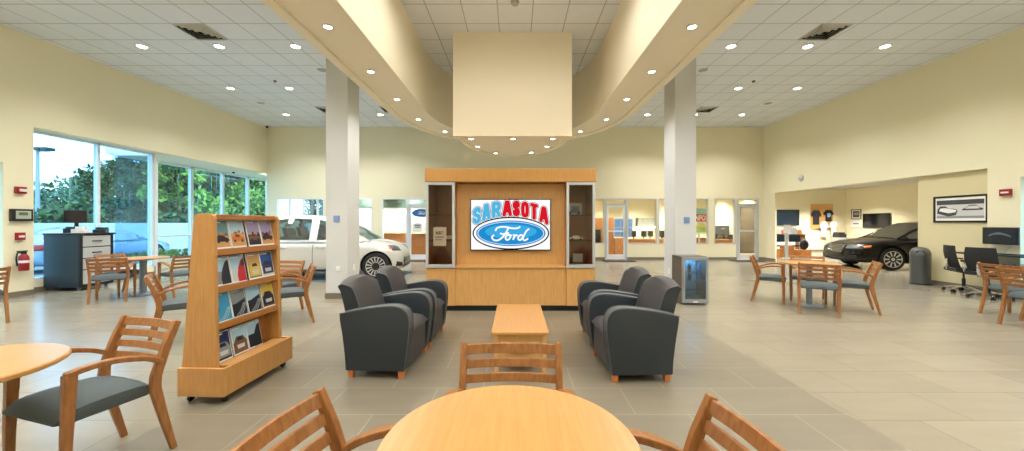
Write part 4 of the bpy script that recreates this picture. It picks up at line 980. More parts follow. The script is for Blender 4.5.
        mx = P['mirror']; bmx = BM(); r_ = bmesh.ops.create_uvsphere(bmx, u_segments=14, v_segments=8, radius=1, matrix=Matrix.Translation((mx, s*(W+.07), 1.02)) @ Matrix.Diagonal((.06, .11, .07, 1))); box(bmx, mx-.03, mx+.03, *sorted((s*(W-.12), s*(W+.0))), .97, .99); mesh('side_mirror', bmx, paint, t, smooth=True)
    g0, g1, gw = P['grille']
    o = patch('grille', [(fx, -gw, g0), (fx, gw, g0), (fx, gw*.92, g1), (fx, -gw*.92, g1)], (-1, 0, 0), BLACK, t, n1=14)
    for k in range(P['bars']):
        z = g0+(g1-g0)*(k+.5)/P['bars']; patch('grille_bar', [(fx, -gw*.97, z-.008), (fx, gw*.97, z-.008), (fx, gw*.96, z+.008), (fx, -gw*.96, z+.008)], (-1, 0, 0), CHROME, o, off=.016, n1=14, n2=1)
    patch('lower_intake', [(fx, -.5, .25), (fx, .5, .25), (fx, .48, .34), (fx, -.48, .34)], (-1, 0, 0), BLACK, t, n1=12)
    for ax in P['axles']:
        for s in (-1, 1):
            r = P['wr']; c = (ax, s*(W-.115), r)
            bmx = BM(); lathe(bmx, [(r*.71, -.10), (r*.93, -.105), (r, -.08), (r, .08), (r*.93, .105), (r*.71, .10)], c, 40, 0, 'y'); w_ = mesh('wheel', bmx, TYRE, t, auto=40)
            bmx = BM(); yo = s*.07
            rings = [[(c[0]+rr*math.cos(2*PI*k/36), c[1]+yo+dy*s, c[2]+rr*math.sin(2*PI*k/36)) for k in range(36)] for rr, dy in ((r*.71, -.02), (r*.73, .035), (r*.68, .03), (r*.66, -.01))]
            loft(bmx, rings, cap=False)
            ns = rimspokes
            for k in range(ns):
                a = 2*PI*k/ns; ca, sa = math.cos(a), math.sin(a)
                sweep(bmx, [(c[0]+ca*r*.08, c[1]+yo+s*.015, c[2]+sa*r*.08), (c[0]+ca*r*.36, c[1]+yo+s*.022, c[2]+sa*r*.36), (c[0]+ca*r*.69, c[1]+yo+s*.02, c[2]+sa*r*.69)], [.035, .024, .034] if ns > 10 else [.05, .035, .045], .02, side=(-sa, 0, ca))
            lathe(bmx, [(.001, -.01), (.05, -.01), (.05, .03), (.001, .035)], (c[0], c[1]+yo, c[2]), 20, 0, 'y')
            mesh('rim', bmx, RIM, w_)
            bmx = BM(); lathe(bmx, [(.001, -.01), (r*.64, -.01), (r*.64, .0), (.001, .0)], (c[0], c[1]+yo-s*.04, c[2]), 30, 0, 'y'); mesh('brake_disc', bmx, GREYP if 'GREYP' in globals() else DARKM, w_)
    return t
SEDAN = dict(w=.925, wr=.335, axles=(-1.40, 1.45), chrome=1, bars=6, grille=(.50, .74, .36), mirror=.62, seams=(.98, -.12, -1.02), handles=(.02, -.95), side0=-1.45, side1=.95, ws=.33, rs=-1.05, pillars=((-.12, .04),), head=(.48, .88, .62, .745, 2.12),
  body=[(-2.42, .78, .58, .45), (-2.38, .93, .72, .34), (-2.2, 1.01, .85, .25), (-1.8, 1.02, .90, .2), (-1.0, 1.0, .922, .18), (0, .985, .925, .18), (.7, .985, .925, .18), (1.0, .965, .925, .18), (1.5, .91, .92, .18), (1.95, .84, .88, .19), (2.22, .77, .80, .2), (2.38, .69, .68, .23), (2.45, .55, .52, .28)],
  gh=[(-1.95, 1.03, .60, .72, .98), (-1.6, 1.19, .58, .80, .96), (-1.1, 1.39, .57, .84, .95), (-.6, 1.45, .59, .86, .94), (-.1, 1.47, .60, .87, .94), (.3, 1.43, .60, .87, .94), (.7, 1.26, .63, .86, .93), (1.05, 1.07, .68, .82, .93), (1.22, .975, .72, .76, .93)])
HATCH = dict(w=.915, wr=.33, axles=(-1.3, 1.35), chrome=0, bars=3, grille=(.36, .52, .42), mirror=.55, seams=(.92, -.14, -1.0), handles=(-.04, -.92), side0=-1.75, side1=.95, ws=.3, rs=-1.75, pillars=((-.14, .06), (-1.12, .05)), head=(.5, .84, .70, .84, 1.78),
  body=[(-2.12, .80, .62, .42), (-2.08, .98, .76, .32), (-1.9, 1.03, .87, .24), (-1.4, 1.02, .905, .2), (0, 1.0, .915, .18), (.7, 1.0, .915, .18), (1.05, .98, .91, .18), (1.4, .92, .90, .18), (1.68, .85, .84, .19), (1.86, .75, .72, .21), (1.95, .60, .56, .26)],
  gh=[(-2.02, 1.12, .56, .74, 1.0), (-1.85, 1.40, .58, .82, .98), (-1.4, 1.56, .60, .86, .97), (-.6, 1.62, .61, .87, .96), (-.1, 1.60, .61, .87, .96), (.25, 1.51, .61, .87, .96), (.62, 1.32, .63, .86, .95), (.98, 1.10, .68, .82, .95), (1.18, .98, .72, .77, .95)])
PB = mat('black_car_paint', (10, 10, 11), .16, 0, .35, coat=.25); PS = mat('silver_car_paint', (206, 206, 202), .25, .15, .5, coat=.6); PBL = mat('pale_blue_car_paint', (150, 176, 206), .25, .2, .5, coat=.6)
A8 = PI-math.radians(9)     # nose towards -x, turned slightly away
c8, s8 = math.cos(A8), math.sin(A8)
# near front wheel (left side, y=+) placed at (11.22, 11.06)
wx, wy = 1.45, .81
make_car(SEDAN, PB, 'sedan_car', 'glossy black sedan parked in the annex opening on the right', (11.28-(wx*c8-wy*s8), 11.12-(wx*s8+wy*c8), 0), A8, rimspokes=10)
# silver hatchback: right front wheel at (-3.45, 9.2)
A9 = math.radians(6); c9, s9 = math.cos(A9), math.sin(A9); wx, wy = 1.35, -.80
make_car(HATCH, PS, 'hatchback_car', 'silver white hatchback parked behind the left column', (-3.47-(wx*c9-wy*s9), 9.28-(wx*s9+wy*c9), .0102), A9, rimspokes=15, glassm=glass('hatchback_glass', (170, 205, 212), .30))
make_car(SEDAN, PBL, 'parked_car', 'pale blue car parked outside the left windows', (-15.2, 13.4, -.15), PI/2+.1)

# ------------------------------------------------------------------ annex contents
def WP(u, v, Y): return ((u-515)/F*Y, H-(v-223)/F*Y)
YA = 18.48
x0, z1 = WP(775.5, 209.7, YA); x1, z0 = WP(798.6, 225.5, YA)
monitor(((x0+x1)/2, YA-.06, z0), 0, x1-x0, z1-z0, 0, 'flat television on the annex back wall above the counter', name='annex_television', screen=mat('tv_blue_dark', (30, 44, 58), .15))
x0, z1 = WP(810.5, 204, YA); x1, z0 = WP(832.6, 229, YA)
bm = BM(); box(bm, x0, x1, YA-.03, YA, z0, z1); 
for k in range(1, 6): box(bm, x0, x1, YA-.034, YA-.03, z0+(z1-z0)*k/6-.006, z0+(z1-z0)*k/6+.006, 1)
tag(mesh('shirt_display_board', bm, [MAP, MAPE]), 'wooden slat board with T-shirts on the annex back wall', 'display board')
def shirt(cx, z0, z1, w, m, label, mark=None):
    h = z1-z0; p = [(-.36, 0), (.36, 0), (.35, .62), (.5, .52), (.62, .66), (.36, .93), (.14, 1), (.07, .95), (-.07, .95), (-.14, 1), (-.36, .93), (-.62, .66), (-.5, .52), (-.35, .62)]
    bm = BM(); prism(bm, [(a*w, b_*h) for a, b_ in p], 1, -.03, .0)
    if mark: poly(bm, [(a*w, b_*h) for a, b_ in [(-.2, .4), (.0, .34), (.2, .42), (.22, .66), (.05, .72), (-.18, .68)]], -.036, 1)
    tag(mesh('t_shirt', bm, [m, mark or m], bevel=.006, loc=(cx, YA-.045 if m != PAPERS else YA-.085, z0)), label, 'T-shirt', 't-shirts on the annex board')
PAPERS = mat('white_cotton', (246, 246, 242), .8); BSH = mat('black_cotton', (26, 27, 32), .8); BSH2 = mat('black_cotton_printed', (24, 26, 34), .8); SHP = mat('shirt_print', (150, 170, 200), .7)
for u, v0, v1, m, lb, mk in ((815.2, 209.7, 224.5, BSH, 'plain black T-shirt, upper left on the wooden board', None), (827.5, 209.7, 221.5, BSH2, 'black T-shirt with a pale print, upper right on the wooden board', SHP),
                             (822.3, 221, 236.5, PAPERS, 'white T-shirt, lower left below the wooden board', None), (832, 221, 236, PAPERS, 'white T-shirt, lower right below the wooden board', None)):
    x, za = WP(u, v0, YA); _, zb = WP(u, v1, YA); shirt(x, zb, za, .36 if m is PAPERS else .42, m, lb, mk)
def art_right(u0, u1, v0, v1, label, marks, frame):
    ya = 16.48*F/(u0-515); yb = 16.48*F/(u1-515); ym = (ya+yb)/2
    z1 = H-(v0-223)/F*ym; z0 = H-(v1-223)/F*ym; w = ya-yb; h = z1-z0
    flat_card('framed_picture', -w/2, w/2, -h/2, h/2, 0, PAPER, [(m, 'r', a*w, b_*w, c*h, d*h) for m, a, b_, c, d in marks], label, 'picture', frame=frame, fw=.03, rz=-PI/2, loc=(16.49, ym, (z0+z1)/2), thick=.01)
art_right(851.8, 860.6, 210, 218.5, 'small black framed photograph on the annex side wall', [(DGREY, -.38, .38, -.36, .36), (GREYP, -.3, .3, -.1, .2)], BLACK)
art_right(851.8, 860.4, 220.5, 226.5, 'small white framed print below the black framed photograph', [(DGREY, -.35, .3, -.12, .05)], PAPER)
monitor((16.43, 16.85, 1.2), -PI/2, 1.28, .66, 0, 'large black television on the annex side wall behind the car', name='annex_television')
t = thing('office_printer', 'black printer on a stand in the annex corner beyond the car', 'printer', (15.7, 17.9, 0))
bm = BM(); box(bm, -.25, .25, -.22, .22, 0, .72); mesh('stand', bm, GREYL, t); bm = BM(); box(bm, -.17, .17, -.2, .2, .72, .90); box(bm, -.14, .14, -.15, .2, .90, .97); mesh('printer_body', bm, BLACK, t, bevel=.01)
# counter with posts
YK = 16.1
t = thing('service_counter', 'wooden counter with a metal pedestal in the annex', 'counter', (0, 0, 0))
xa, zt = WP(776, 234, YK); xb, _ = WP(806.5, 234, YK)
bm = BM(); box(bm, xa, xb, YK, YK+.6, zt-.04, zt); mesh('countertop', bm, CHW, t, bevel=.004)
bm = BM(); box(bm, xa, xa+.04, YK+.03, YK+.57, 0, zt-.04); mesh('end_panel', bm, CHW, t); bm = BM(); box(bm, xb-.06, xb-.02, YK+.03, YK+.57, 0, zt-.04); mesh('end_panel', bm, CHW, t)
bm = BM(); box(bm, xa+.04, xb-.06, YK+.02, YK+.04, zt-.14, zt-.04); mesh('apron', bm, CHW, t)
t = thing('display_pedestal', 'slim silver pedestal sign stand in front of the annex counter', 'sign stand', (WP(786.5, 0, 14.8)[0], 14.8, 0))
bm = BM(); box(bm, -.17, .17, -.14, .14, 0, .02); mesh('base', bm, ALU, t); bm = BM(); box(bm, -.055, .055, -.03, .03, .02, 1.16); mesh('post', bm, mat('pale_post_metal', (186, 196, 204), .4, .3), t, bevel=.003)
bm = BM(); box(bm, -.14, .14, -.045, -.031, 1.02, 1.34); mesh('sign_panel', bm, PAPER, t)
OBX = mat('orange_box_wood', (196, 128, 68), .5); TEAL = mat('navy_fabric', (34, 62, 84), .7)
for i, (u, w, h, d, yy, lb) in enumerate(((779.5, .36, .34, .4, 15.05, 'left'), (790.5, .34, .46, .4, 15.25, 'middle'), (806.3, .42, .30, .4, 15.0, 'right, holding the backpack'))):
    x = WP(u, 0, yy)[0]; bm = BM()
    box(bm, -w/2, w/2, 0, .02, 0, h); box(bm, -w/2, w/2, d-.02, d, 0, h); box(bm, -w/2, -w/2+.02, .02, d-.02, 0, h); box(bm, w/2-.02, w/2, .02, d-.02, 0, h); box(bm, -w/2+.02, w/2-.02, .02, d-.02, 0, .02); box(bm, -w/2, w/2, 0, d, h, h+.02)
    tag(mesh('wooden_box', bm, OBX, loc=(x, yy, 0)), 'low wooden box in front of the annex counter, %s one' % lb, 'box', 'wooden boxes by the counter')
t = thing('backpack', 'black backpack on the right wooden box by the counter', 'backpack', (WP(805.2, 0, 15.15)[0], 15.2, .321))
bm = BM(); bmesh.ops.create_uvsphere(bm, u_segments=20, v_segments=12, radius=1, matrix=Matrix.Translation((0, 0, .21)) @ Matrix.Diagonal((.17, .12, .21, 1))); mesh('bag', bm, BLACK, t, smooth=True)
bm = BM(); tube(bm, smooth_pts([(-.05, 0, .40), (-.03, 0, .46), (.03, 0, .46), (.05, 0, .40)], 4), .01, 8); mesh('strap', bm, BLACK, t)
for i, (u, lb) in enumerate(((781.5, 'left of the pedestal'), (794.5, 'right of the pedestal'))):
    t = thing('stool_chair', 'dark blue chair tucked under the annex counter, %s' % lb, 'chair', (WP(u, 0, 15.65)[0], 15.65, 0), 0, 'dark blue chairs at the counter')
    bm = BM(); prism(bm, rrect(-.24, .24, .62, .92, .05), 1, -.02, .02); mesh('backrest', bm, TEAL, t, bevel=.005)
    bm = BM(); box(bm, -.23, .23, .02, .42, .42, .48); mesh('seat', bm, TEAL, t, bevel=.015)
    for sx in (-1, 1):
        bm = BM(); tube(bm, [(sx*.21, .0, 0), (sx*.21, 0, .62)], .012, 8); mesh('leg', bm, CHROME, t)
        bm = BM(); tube(bm, [(sx*.21, .38, 0), (sx*.21, .38, .42)], .012, 8); mesh('leg', bm, CHROME, t)
for i, (u, w, h, m, lb) in enumerate(((778.5, .2, .26, PAPER, 'stack of white papers at the left end'), (783, .12, .20, mat('red_leaflet', (190, 110, 100), .5), 'reddish leaflet holder'), (793.5, .3, .28, PAPERB, 'pale blue paper stand'), (800, .16, .2, OBX, 'small brown box at the right end'))):
    x = WP(u, 0, 16.35)[0]; bm = BM(); prism(bm, [(0, 0), (.12, 0), (.10, h), (.07, h)], 0, -w/2, w/2); tag(mesh('leaflet_holder', bm, m, loc=(x, 16.3, zt+.001), bevel=.003), '%s on the annex counter' % lb, 'leaflets')
bm = BM(); box(bm, -.005, 0, -.06, .06, -.04, .04); tag(mesh('light_switch', bm, PAPER, loc=(XW, 13.9, 1.25)), 'white light switch on the wall stub beside the annex opening', 'light switch')

# ------------------------------------------------------------------ office contents seen through the back windows
def dbox(name, label, cat, u0, u1, v0, v1, Y, d, m, ztop=None, floor=False):
    x0, za = WP(u0, v0, Y); x1, zb = WP(u1, v1, Y)
    if floor: zb = 0
    return x0, x1, zb, za
def desk(label, u0, u1, v, Y, m, d=.7):
    x0, z = WP(u0, v, Y); x1, _ = WP(u1, v, Y)
    t = thing('office_desk', label, 'desk', ((x0+x1)/2, Y, 0)); w = (x1-x0)/2
    bm = BM(); box(bm, -w, w, 0, d, z-.04, z); mesh('desktop', bm, m, t, bevel=.004)
    bm = BM(); box(bm, -w+.02, w-.02, .06, .09, .1, z-.04); mesh('modesty_panel', bm, m, t)
    for s in (-1, 1):
        bm = BM(); box(bm, *sorted((s*w, s*(w-.03))), .02, d-.02, 0, z-.04); mesh('side_panel', bm, m, t)
    return z
OW = wood('office_orange_wood', (172, 108, 54), (196, 130, 70), (30, 30, 3), .4)
z = desk('wooden desk in the left office behind the silver car', 361, 405, 233.5, 16.2, OW)
z = desk('wooden reception desk behind the left glass door', 411, 428, 234, 15.4, OW, .5)
BLIND = mat('white_blind', (240, 244, 246), .7); GRS = mat('dark_green_valance', (66, 92, 84), .7)
for u0, u1, lb in ((338, 373, 'left'), (380.5, 408, 'right'), (409.5, 440, 'behind the glass door')):
    x0, _ = WP(u0, 0, 15.0); x1, _ = WP(u1, 0, 15.0)
    t = thing('window_blind', 'white roller blind with a green top band, %s, in the left office' % lb, 'blind', ((x0+x1)/2, 15.0, 0)); w = (x1-x0)/2
    zt_ = WP(0, 207.5, 15)[1]; zb_ = WP(0, 231.5, 15)[1]
    bm = BM(); box(bm, -w, w, -.03, .03, zt_, 2.8); mesh('valance', bm, GRS, t)
    bm = BM(); box(bm, -w, w, -.006, .006, zb_, zt_); mesh('blind_sheet', bm, BLIND, t)
# oval logo sticker and notice on the left door
xc, zc = WP(421, 213, YB-.01)
SB2 = mat('logo_blue', (40, 110, 180), .4)
bm = BM(); sc_ = .00205
poly(bm, ell(0, 0, .385, .17, 40), -.002, 0); poly(bm, ell(0, 0, .365, .15, 40), -.003, 1); oval_script(bm, 0, 0, .0012, -.004, 0, 14)
bm.verts.ensure_lookup_table(); o = mesh('logo_sticker', bm, [PAPER, SB2], recalc=False, loc=(xc+.02, YB-.008, zc)); tag(o, 'blue oval logo sticker on the left glass door', 'sign')
xc, zc = WP(417.5, 226.5, YB-.01)
flat_card('paper_sign', -.17, .17, -.14, .13, 0, PAPER, [(INK, 't', 'CLOSED', -.13, .13, .035, .085, .05), (INK, 't', 'NOTICE', -.11, .11, -.05, .0, .05)][:0]+[(INK, 'r', -.12, .12, .03, .07), (INK, 'r', -.10, .11, -.045, -.005)], 'white paper notice with dark lines on the left glass door', 'sign', loc=(xc, YB-.004, zc))
# right office
def cab(name, label, cat, u0, u1, v0, v1, Y, d, m, doors=2, floor=True, handle=True):
    x0, za = WP(u0, v0, Y); x1, zb = WP(u1, v1, Y)
    if floor: zb = 0
    t = thing(name, label, cat, ((x0+x1)/2, Y, zb)); w = (x1-x0)/2; h = za-zb
    bm = BM(); box(bm, -w, w, .02, d, 0, h); mesh('body', bm, m, t)
    for k in range(doors):
        a = -w+2*w*k/doors+.006; b_ = -w+2*w*(k+1)/doors-.006
        bm = BM(); box(bm, a, b_, 0, .02, .01, h-.01); dd = mesh('door', bm, m, t, bevel=.002)
        bm = BM(); box(bm, b_-.05, b_-.03, -.02, 0, h*.45, h*.55); mesh('handle', bm, CHROME, dd)
    return t
cab('wood_cabinet', 'tall orange wood cabinet behind the middle glass door', 'cabinet', 593, 614, 217.5, 0, 15.6, .5, OW)
cab('wood_cabinet', 'low orange wood cabinet behind the middle glass door, right half', 'cabinet', 614.5, 626, 238, 0, 15.6, .5, OW)
cab('wall_cabinet', 'row of grey wall cabinets above the lit counter in the middle office', 'cabinet', 638, 665, 218, 226.5, 18.0, .35, mat('grey_cabinet', (128, 132, 120), .5), 5, False)
bm = BM(); x0, za = WP(636, 227, 18.1); x1, zb = WP(654, 227.6, 18.1); box(bm, x0, x1, 17.9, 18.1, za-.03, za-.01); tag(mesh('under_cabinet_lamp', bm, emis('strip_lamp', (255, 250, 235), 25)), 'bright strip lamp under the wall cabinets in the middle office', 'lamp')
bm = BM(); box(bm, 0, .9, -.02, 0, 0, .9); 
for k in range(3):
    for j in range(2): box(bm, .04+.29*k, .29+.29*k, -.03, -.02, .06+.43*j, .42+.43*j, 1)
tag(mesh('pinboard', bm, [mat('blue_grey_board', (120, 146, 176), .6), mat('blue_paper', (70, 110, 160), .6)], loc=(WP(614, 0, 17.9)[0], 17.9, WP(0, 237, 17.9)[1])), 'blue and grey pinned board seen through the middle glass door', 'notice board')
desk('wooden desk with black monitors in the middle office', 628, 664, 239, 15.6, OW)
for u, lb in ((634, 'left'), (644, 'middle'), (650.5, 'right')):
    w = .2 if u == 634 else .25; monitor((WP(u, 0, 15.9)[0], 15.9, WP(0, 239, 15.6)[1]+.001), 0, w, .26, .08, 'dark monitor on the middle office desk, %s one' % lb, name='office_monitor')
monitor((WP(662.5, 0, 15.9)[0], 15.9, WP(0, 239, 15.6)[1]+.001), .2, .34, .30, .05, 'dark monitor at the right end of the middle office desk', name='office_monitor')
cab('black_refrigerator', 'small black cabinet at the left of the middle office', 'cabinet', 593.5, 600.8, 229.5, 0, 14.75, .5, BLACK, 1)
# poster in the right office window
Yp = 14.75; x0, za = WP(693, 208.5, Yp); x1, zb = WP(706.3, 234.5, Yp)
t = thing('poster_board', 'poster with red lettering behind the window right of the column', 'poster', ((x0+x1)/2, Yp, 0)); w = (x1-x0)/2
POC = mat('poster_cyan', (160, 216, 224), .5); POG = mat('poster_green', (170, 206, 120), .5); POR = mat('poster_red', (206, 40, 50), .5); POY = mat('poster_yellow', (226, 214, 120), .5)
bm = BM(); box(bm, -w, w, 0, .02, zb, za); hh = za-zb
poly(bm, [(-w, zb+hh*.55), (w, zb+hh*.55), (w, za), (-w, za)], -.002, 1); poly(bm, [(-w*.9, zb+hh*.08), (w*.9, zb+hh*.08), (w*.9, zb+hh*.3), (-w*.9, zb+hh*.36)], -.002, 2); poly(bm, [(-w*.5, zb+hh*.3), (w*.8, zb+hh*.26), (w*.8, zb+hh*.42), (-w*.4, zb+hh*.45)], -.003, 4)
poly(bm, [(-w*.98, zb+hh*.50), (w*.98, zb+hh*.50), (w*.98, zb+hh*.78), (-w*.98, zb+hh*.78)], -.004, 3)
put_text(bm, 'INFO', -w*.9, w*.9, zb+hh*.53, zb+hh*.75, -.006, 0, .05)
mesh('panel', bm, [PAPER, POC, POG, POR, POY], t, recalc=False)
bm = BM(); box(bm, -.03, .03, .021, .06, 0, za-.2); box(bm, -.2, .2, -.05, .15, 0, .02); mesh('stand', bm, ALU, t)
z = desk('brown wooden counter below the red poster', 692, 712, 237.5, 15.1, CHW, .4)
z = desk('wooden counter in the right office with a plant and a phone', 713, 733, 239.5, 15.6, OW, .5)
PLG = mat('plant_green', (60, 84, 44), .6)
for u, lb, sc2 in ((717, 'left end', .7), (724.5, 'middle', .5)):
    t = thing('potted_plant', 'small dark plant in a pot on the right office counter, %s' % lb, 'plant', (WP(u, 0, 15.8)[0], 15.85, z)); bm = BM(); lathe(bm, [(.001, 0), (.05, 0), (.07, .1), (.06, .1), (.001, .09)], seg=16); mesh('pot', bm, BLACK, t)
    bm = BM()
    for k in range(22):
        a = R.random()*6.28; r_ = .05+.14*R.random()*sc2; zz = .1+.24*R.random()*sc2; p = Vector((r_*math.cos(a), r_*math.sin(a), zz)); q1 = Vector((.03*math.cos(a+1.57), .03*math.sin(a+1.57), 0)); tip = p+Vector((.07*math.cos(a), .07*math.sin(a), .03))
        bm.faces.new([bm.verts.new(v_) for v_ in (Vector((0, 0, .09)), p+q1, tip, p-q1)])
    mesh('foliage', bm, PLG, t, recalc=False)
t = thing('desk_phone', 'black telephone on the right office counter', 'telephone', (WP(730, 0, 15.8)[0], 15.7, z)); bm = BM(); box(bm, -.11, .11, 0, .2, 0, .06); mesh('phone_base', bm, BLACK, t, bevel=.006); bm = BM(); box(bm, -.1, .1, .05, .1, .06, .2); mesh('display', bm, BLACK, t, bevel=.006)
t = thing('filing_cabinet', 'grey filing cabinet behind the right glass door', 'cabinet', (9.2, 16.4, 0))
bm = BM(); box(bm, -.3, .3, 0, .5, 0, 1.3); mesh('body', bm, DGREY, t)
for k in range(4):
    bm = BM(); box(bm, -.28, .28, -.02, 0, .03+.32*k, .32+.32*k); d = mesh('drawer', bm, DGREY, t, bevel=.003); bm = BM(); box(bm, -.07, .07, -.04, -.02, .2+.32*k, .22+.32*k); mesh('handle', bm, CHROME, d)
t = thing('window_blind', 'taupe blind lowered behind the right glass door', 'blind', (WP(746.5, 0, 14.75)[0], 14.75, 0))
bm = BM()
for k in range(40): box(bm, -.36, .36, -.004, .02, .22+.046*k, .22+.046*k+.036)
mesh('blind_slats', bm, mat('taupe_blind', (92, 82, 62), .7), t)
for u, Y_, w, d, lb in ((619, 13.75, 1.15, .6, 'middle'), (747, 13.75, 1.15, .6, 'right'), (418, 13.8, 1.0, .5, 'left')):
    x = WP(u, 0, Y_)[0]; bm = BM(); prism(bm, rrect(-w/2, w/2, -d/2, d/2, .03), 2, 0, .012); tag(mesh('door_mat', bm, mat('mat_dark', (44, 42, 42), .9, noise=.2, nscale=60), loc=(x, Y_, .001)), 'dark floor mat in front of the %s back door' % lb, 'mat')
# thin blue grey sheet under the silver car
bm = BM(); prism(bm, rrect(-8.0, -3.0, 9.0, 10.9, .05), 2, .001, .01); tag(mesh('under_car_sheet', bm, mat('sheet_blue_grey', (92, 116, 136), .6)), 'thin blue grey sheet on the floor under the silver hatchback', 'mat')

# ------------------------------------------------------------------ outside
ASPH = mat('parking_asphalt', (150, 156, 158), .9, noise=.1, nscale=3); GRASSM = mat('lawn_green', (96, 128, 70), .9, noise=.3, nscale=8)
bm = BM(); box(bm, -60, -9.97, -20, 70, -.3, -.15); struct('ground', bm, ASPH)
bm = BM(); box(bm, -60, -18, 5, 70, -.15, -.10); struct('lawn', bm, GRASSM)
bm = BM(); box(bm, -11.9, -11.25, 10.4, 16.4, -.15, .1)
struct('planting_bed', bm, GRASSM)
bm = BM(); box(bm, -17.7, -17.5, 11, 34, -.15, 1.42); struct('wall_garden', bm, WHITE)
def leafmat(n_, c): return mat(n_, c, .7, noise=.35, nscale=2.5)
LEAVES = [leafmat('leaf_dark', (44, 72, 44)), leafmat('leaf_mid', (70, 104, 52)), leafmat('leaf_bright', (140, 170, 70)), leafmat('leaf_blue', (86, 122, 104))]
MOSS = mat('hanging_moss', (120, 140, 126), .9, noise=.3, nscale=4); BARK = mat('tree_bark', (96, 84, 70), .9, noise=.3, nscale=6)
def tree(x, y, h, r, lab, lm, seed, n=2600, moss=0, low=.18, leaf=.16):
    rr = random.Random(seed); t = thing('tree', lab, 'tree', (x, y, -.15), 0, 'trees beyond the parking area')
    bm = BM(); tube(bm, smooth_pts([(0, 0, 0), (.1, .1, h*.25), (-.1, .15, h*.5), (.05, 0, h*.8)], 3), [.28-.024*k for k in range(10)], 10)
    for k in range(6):
        a = rr.random()*6.28; z0 = h*(.25+.08*k); tube(bm, [(0, .1, z0), (r*.4*math.cos(a), r*.4*math.sin(a), z0+h*.12), (r*.8*math.cos(a), r*.8*math.sin(a), z0+h*.16)], [.12, .07, .03], 7)
    mesh('trunk', bm, BARK, t, smooth=True)
    cl = []
    for k in range(26):
        a = rr.random()*6.28; z = h*(low+(1-low)*rr.random()); env = r*(1-.55*abs(z/h-.55)**1.2/.45**1.2*.8); d = env*(rr.random()**.5)
        cl.append((d*math.cos(a), d*math.sin(a), z, r*(.22+.18*rr.random())))
    bm = BM()
    for k in range(n):
        cx, cy_, cz, cr = rr.choice(cl); v = Vector((rr.gauss(0, 1), rr.gauss(0, 1), rr.gauss(0, .8))).normalized()*cr*(.55+.5*rr.random()); p = Vector((cx, cy_, cz))+v
        a = Vector((rr.gauss(0, 1), rr.gauss(0, 1), rr.gauss(0, 1))).normalized()*leaf*(.6+.8*rr.random()); b_ = a.orthogonal().normalized()*leaf*.45; 
        f = bm.faces.new([bm.verts.new(p-a), bm.verts.new(p+b_), bm.verts.new(p+a), bm.verts.new(p-b_)]); f.material_index = rr.choice([0, 0, 1])
    mesh('crown', bm, [lm, LEAVES[1] if lm is not LEAVES[1] else LEAVES[2]], t, recalc=False)
    if moss:
        bm = BM()
        for k in range(moss*2):
            cx, cy_, cz, cr = rr.choice(cl); cx += rr.gauss(0, .4*r*.5); cy_ += rr.gauss(0, .4*r*.5); L = .6+1.3*rr.random(); ww = .015+.03*rr.random(); a = rr.random()*3.14
            pts = [(cx+rr.gauss(0, .03), cy_+rr.gauss(0, .03), cz-L*j/4) for j in range(5)]
            for j in range(4):
                wa = ww*(1-.2*j); wb = ww*(1-.2*(j+1)); c_, s_ = math.cos(a), math.sin(a)
                bm.faces.new([bm.verts.new(q_) for q_ in ((pts[j][0]-c_*wa, pts[j][1]-s_*wa, pts[j][2]), (pts[j][0]+c_*wa, pts[j][1]+s_*wa, pts[j][2]), (pts[j+1][0]+c_*wb, pts[j+1][1]+s_*wb, pts[j+1][2]), (pts[j+1][0]-c_*wb, pts[j+1][1]-s_*wb, pts[j+1][2]))])
        mesh('moss', bm, MOSS, t, recalc=False)
tr_ = [(-33, 26.5, 3.9, 3.0, 'low bushy tree at the far left behind the lamp post', 3, 0), (-30, 29, 4.4, 3.2, 'round low tree seen through the left window pane', 3, 0), (-24, 24.0, 7.2, 2.4, 'tall tree at the window mullion left of centre', 0, 60),
       (-22, 24.6, 9.0, 3.2, 'tall mossy tree filling the second window pane', 0, 160), (-21, 27.5, 9.5, 3.4, 'tall tree behind the window post', 1, 120), (-20, 23.5, 7.5, 2.4, 'bright green tree in the first bay pane', 2, 60),
       (-19.5, 27, 9, 3.0, 'bright tree in the second bay pane', 2, 120), (-19, 30, 9, 3.0, 'dark mossy tree in the third bay pane', 0, 200), (-18.5, 33.5, 9, 3.2, 'mossy tree in the fourth bay pane', 3, 220), (-19, 37.5, 9, 3.4, 'tree in the last bay pane by the corner', 0, 200),
       (-16.5, 41, 8, 3.5, 'tree beyond the back corner of the building', 3, 60), (-27, 33, 9.5, 4, 'broad tree in the second rank', 0, 0), (-37, 34, 5.5, 4.5, 'broad distant tree in the second rank at left', 3, 0), (-28, 40, 10, 5, 'big tree in the second rank behind the bay', 0, 0), (-11.5, 32, 7.0, 3.5, 'tree behind the small back windows', 3, 40)]
for i, (x, y, h, r, lb, lm, ms) in enumerate(tr_): tree(x, y, h, r, lb, LEAVES[lm], 100+i, n=3600 if i not in (11, 12, 13) else 4200, moss=ms, leaf=.17 if y < 34 else .2, low=.12)
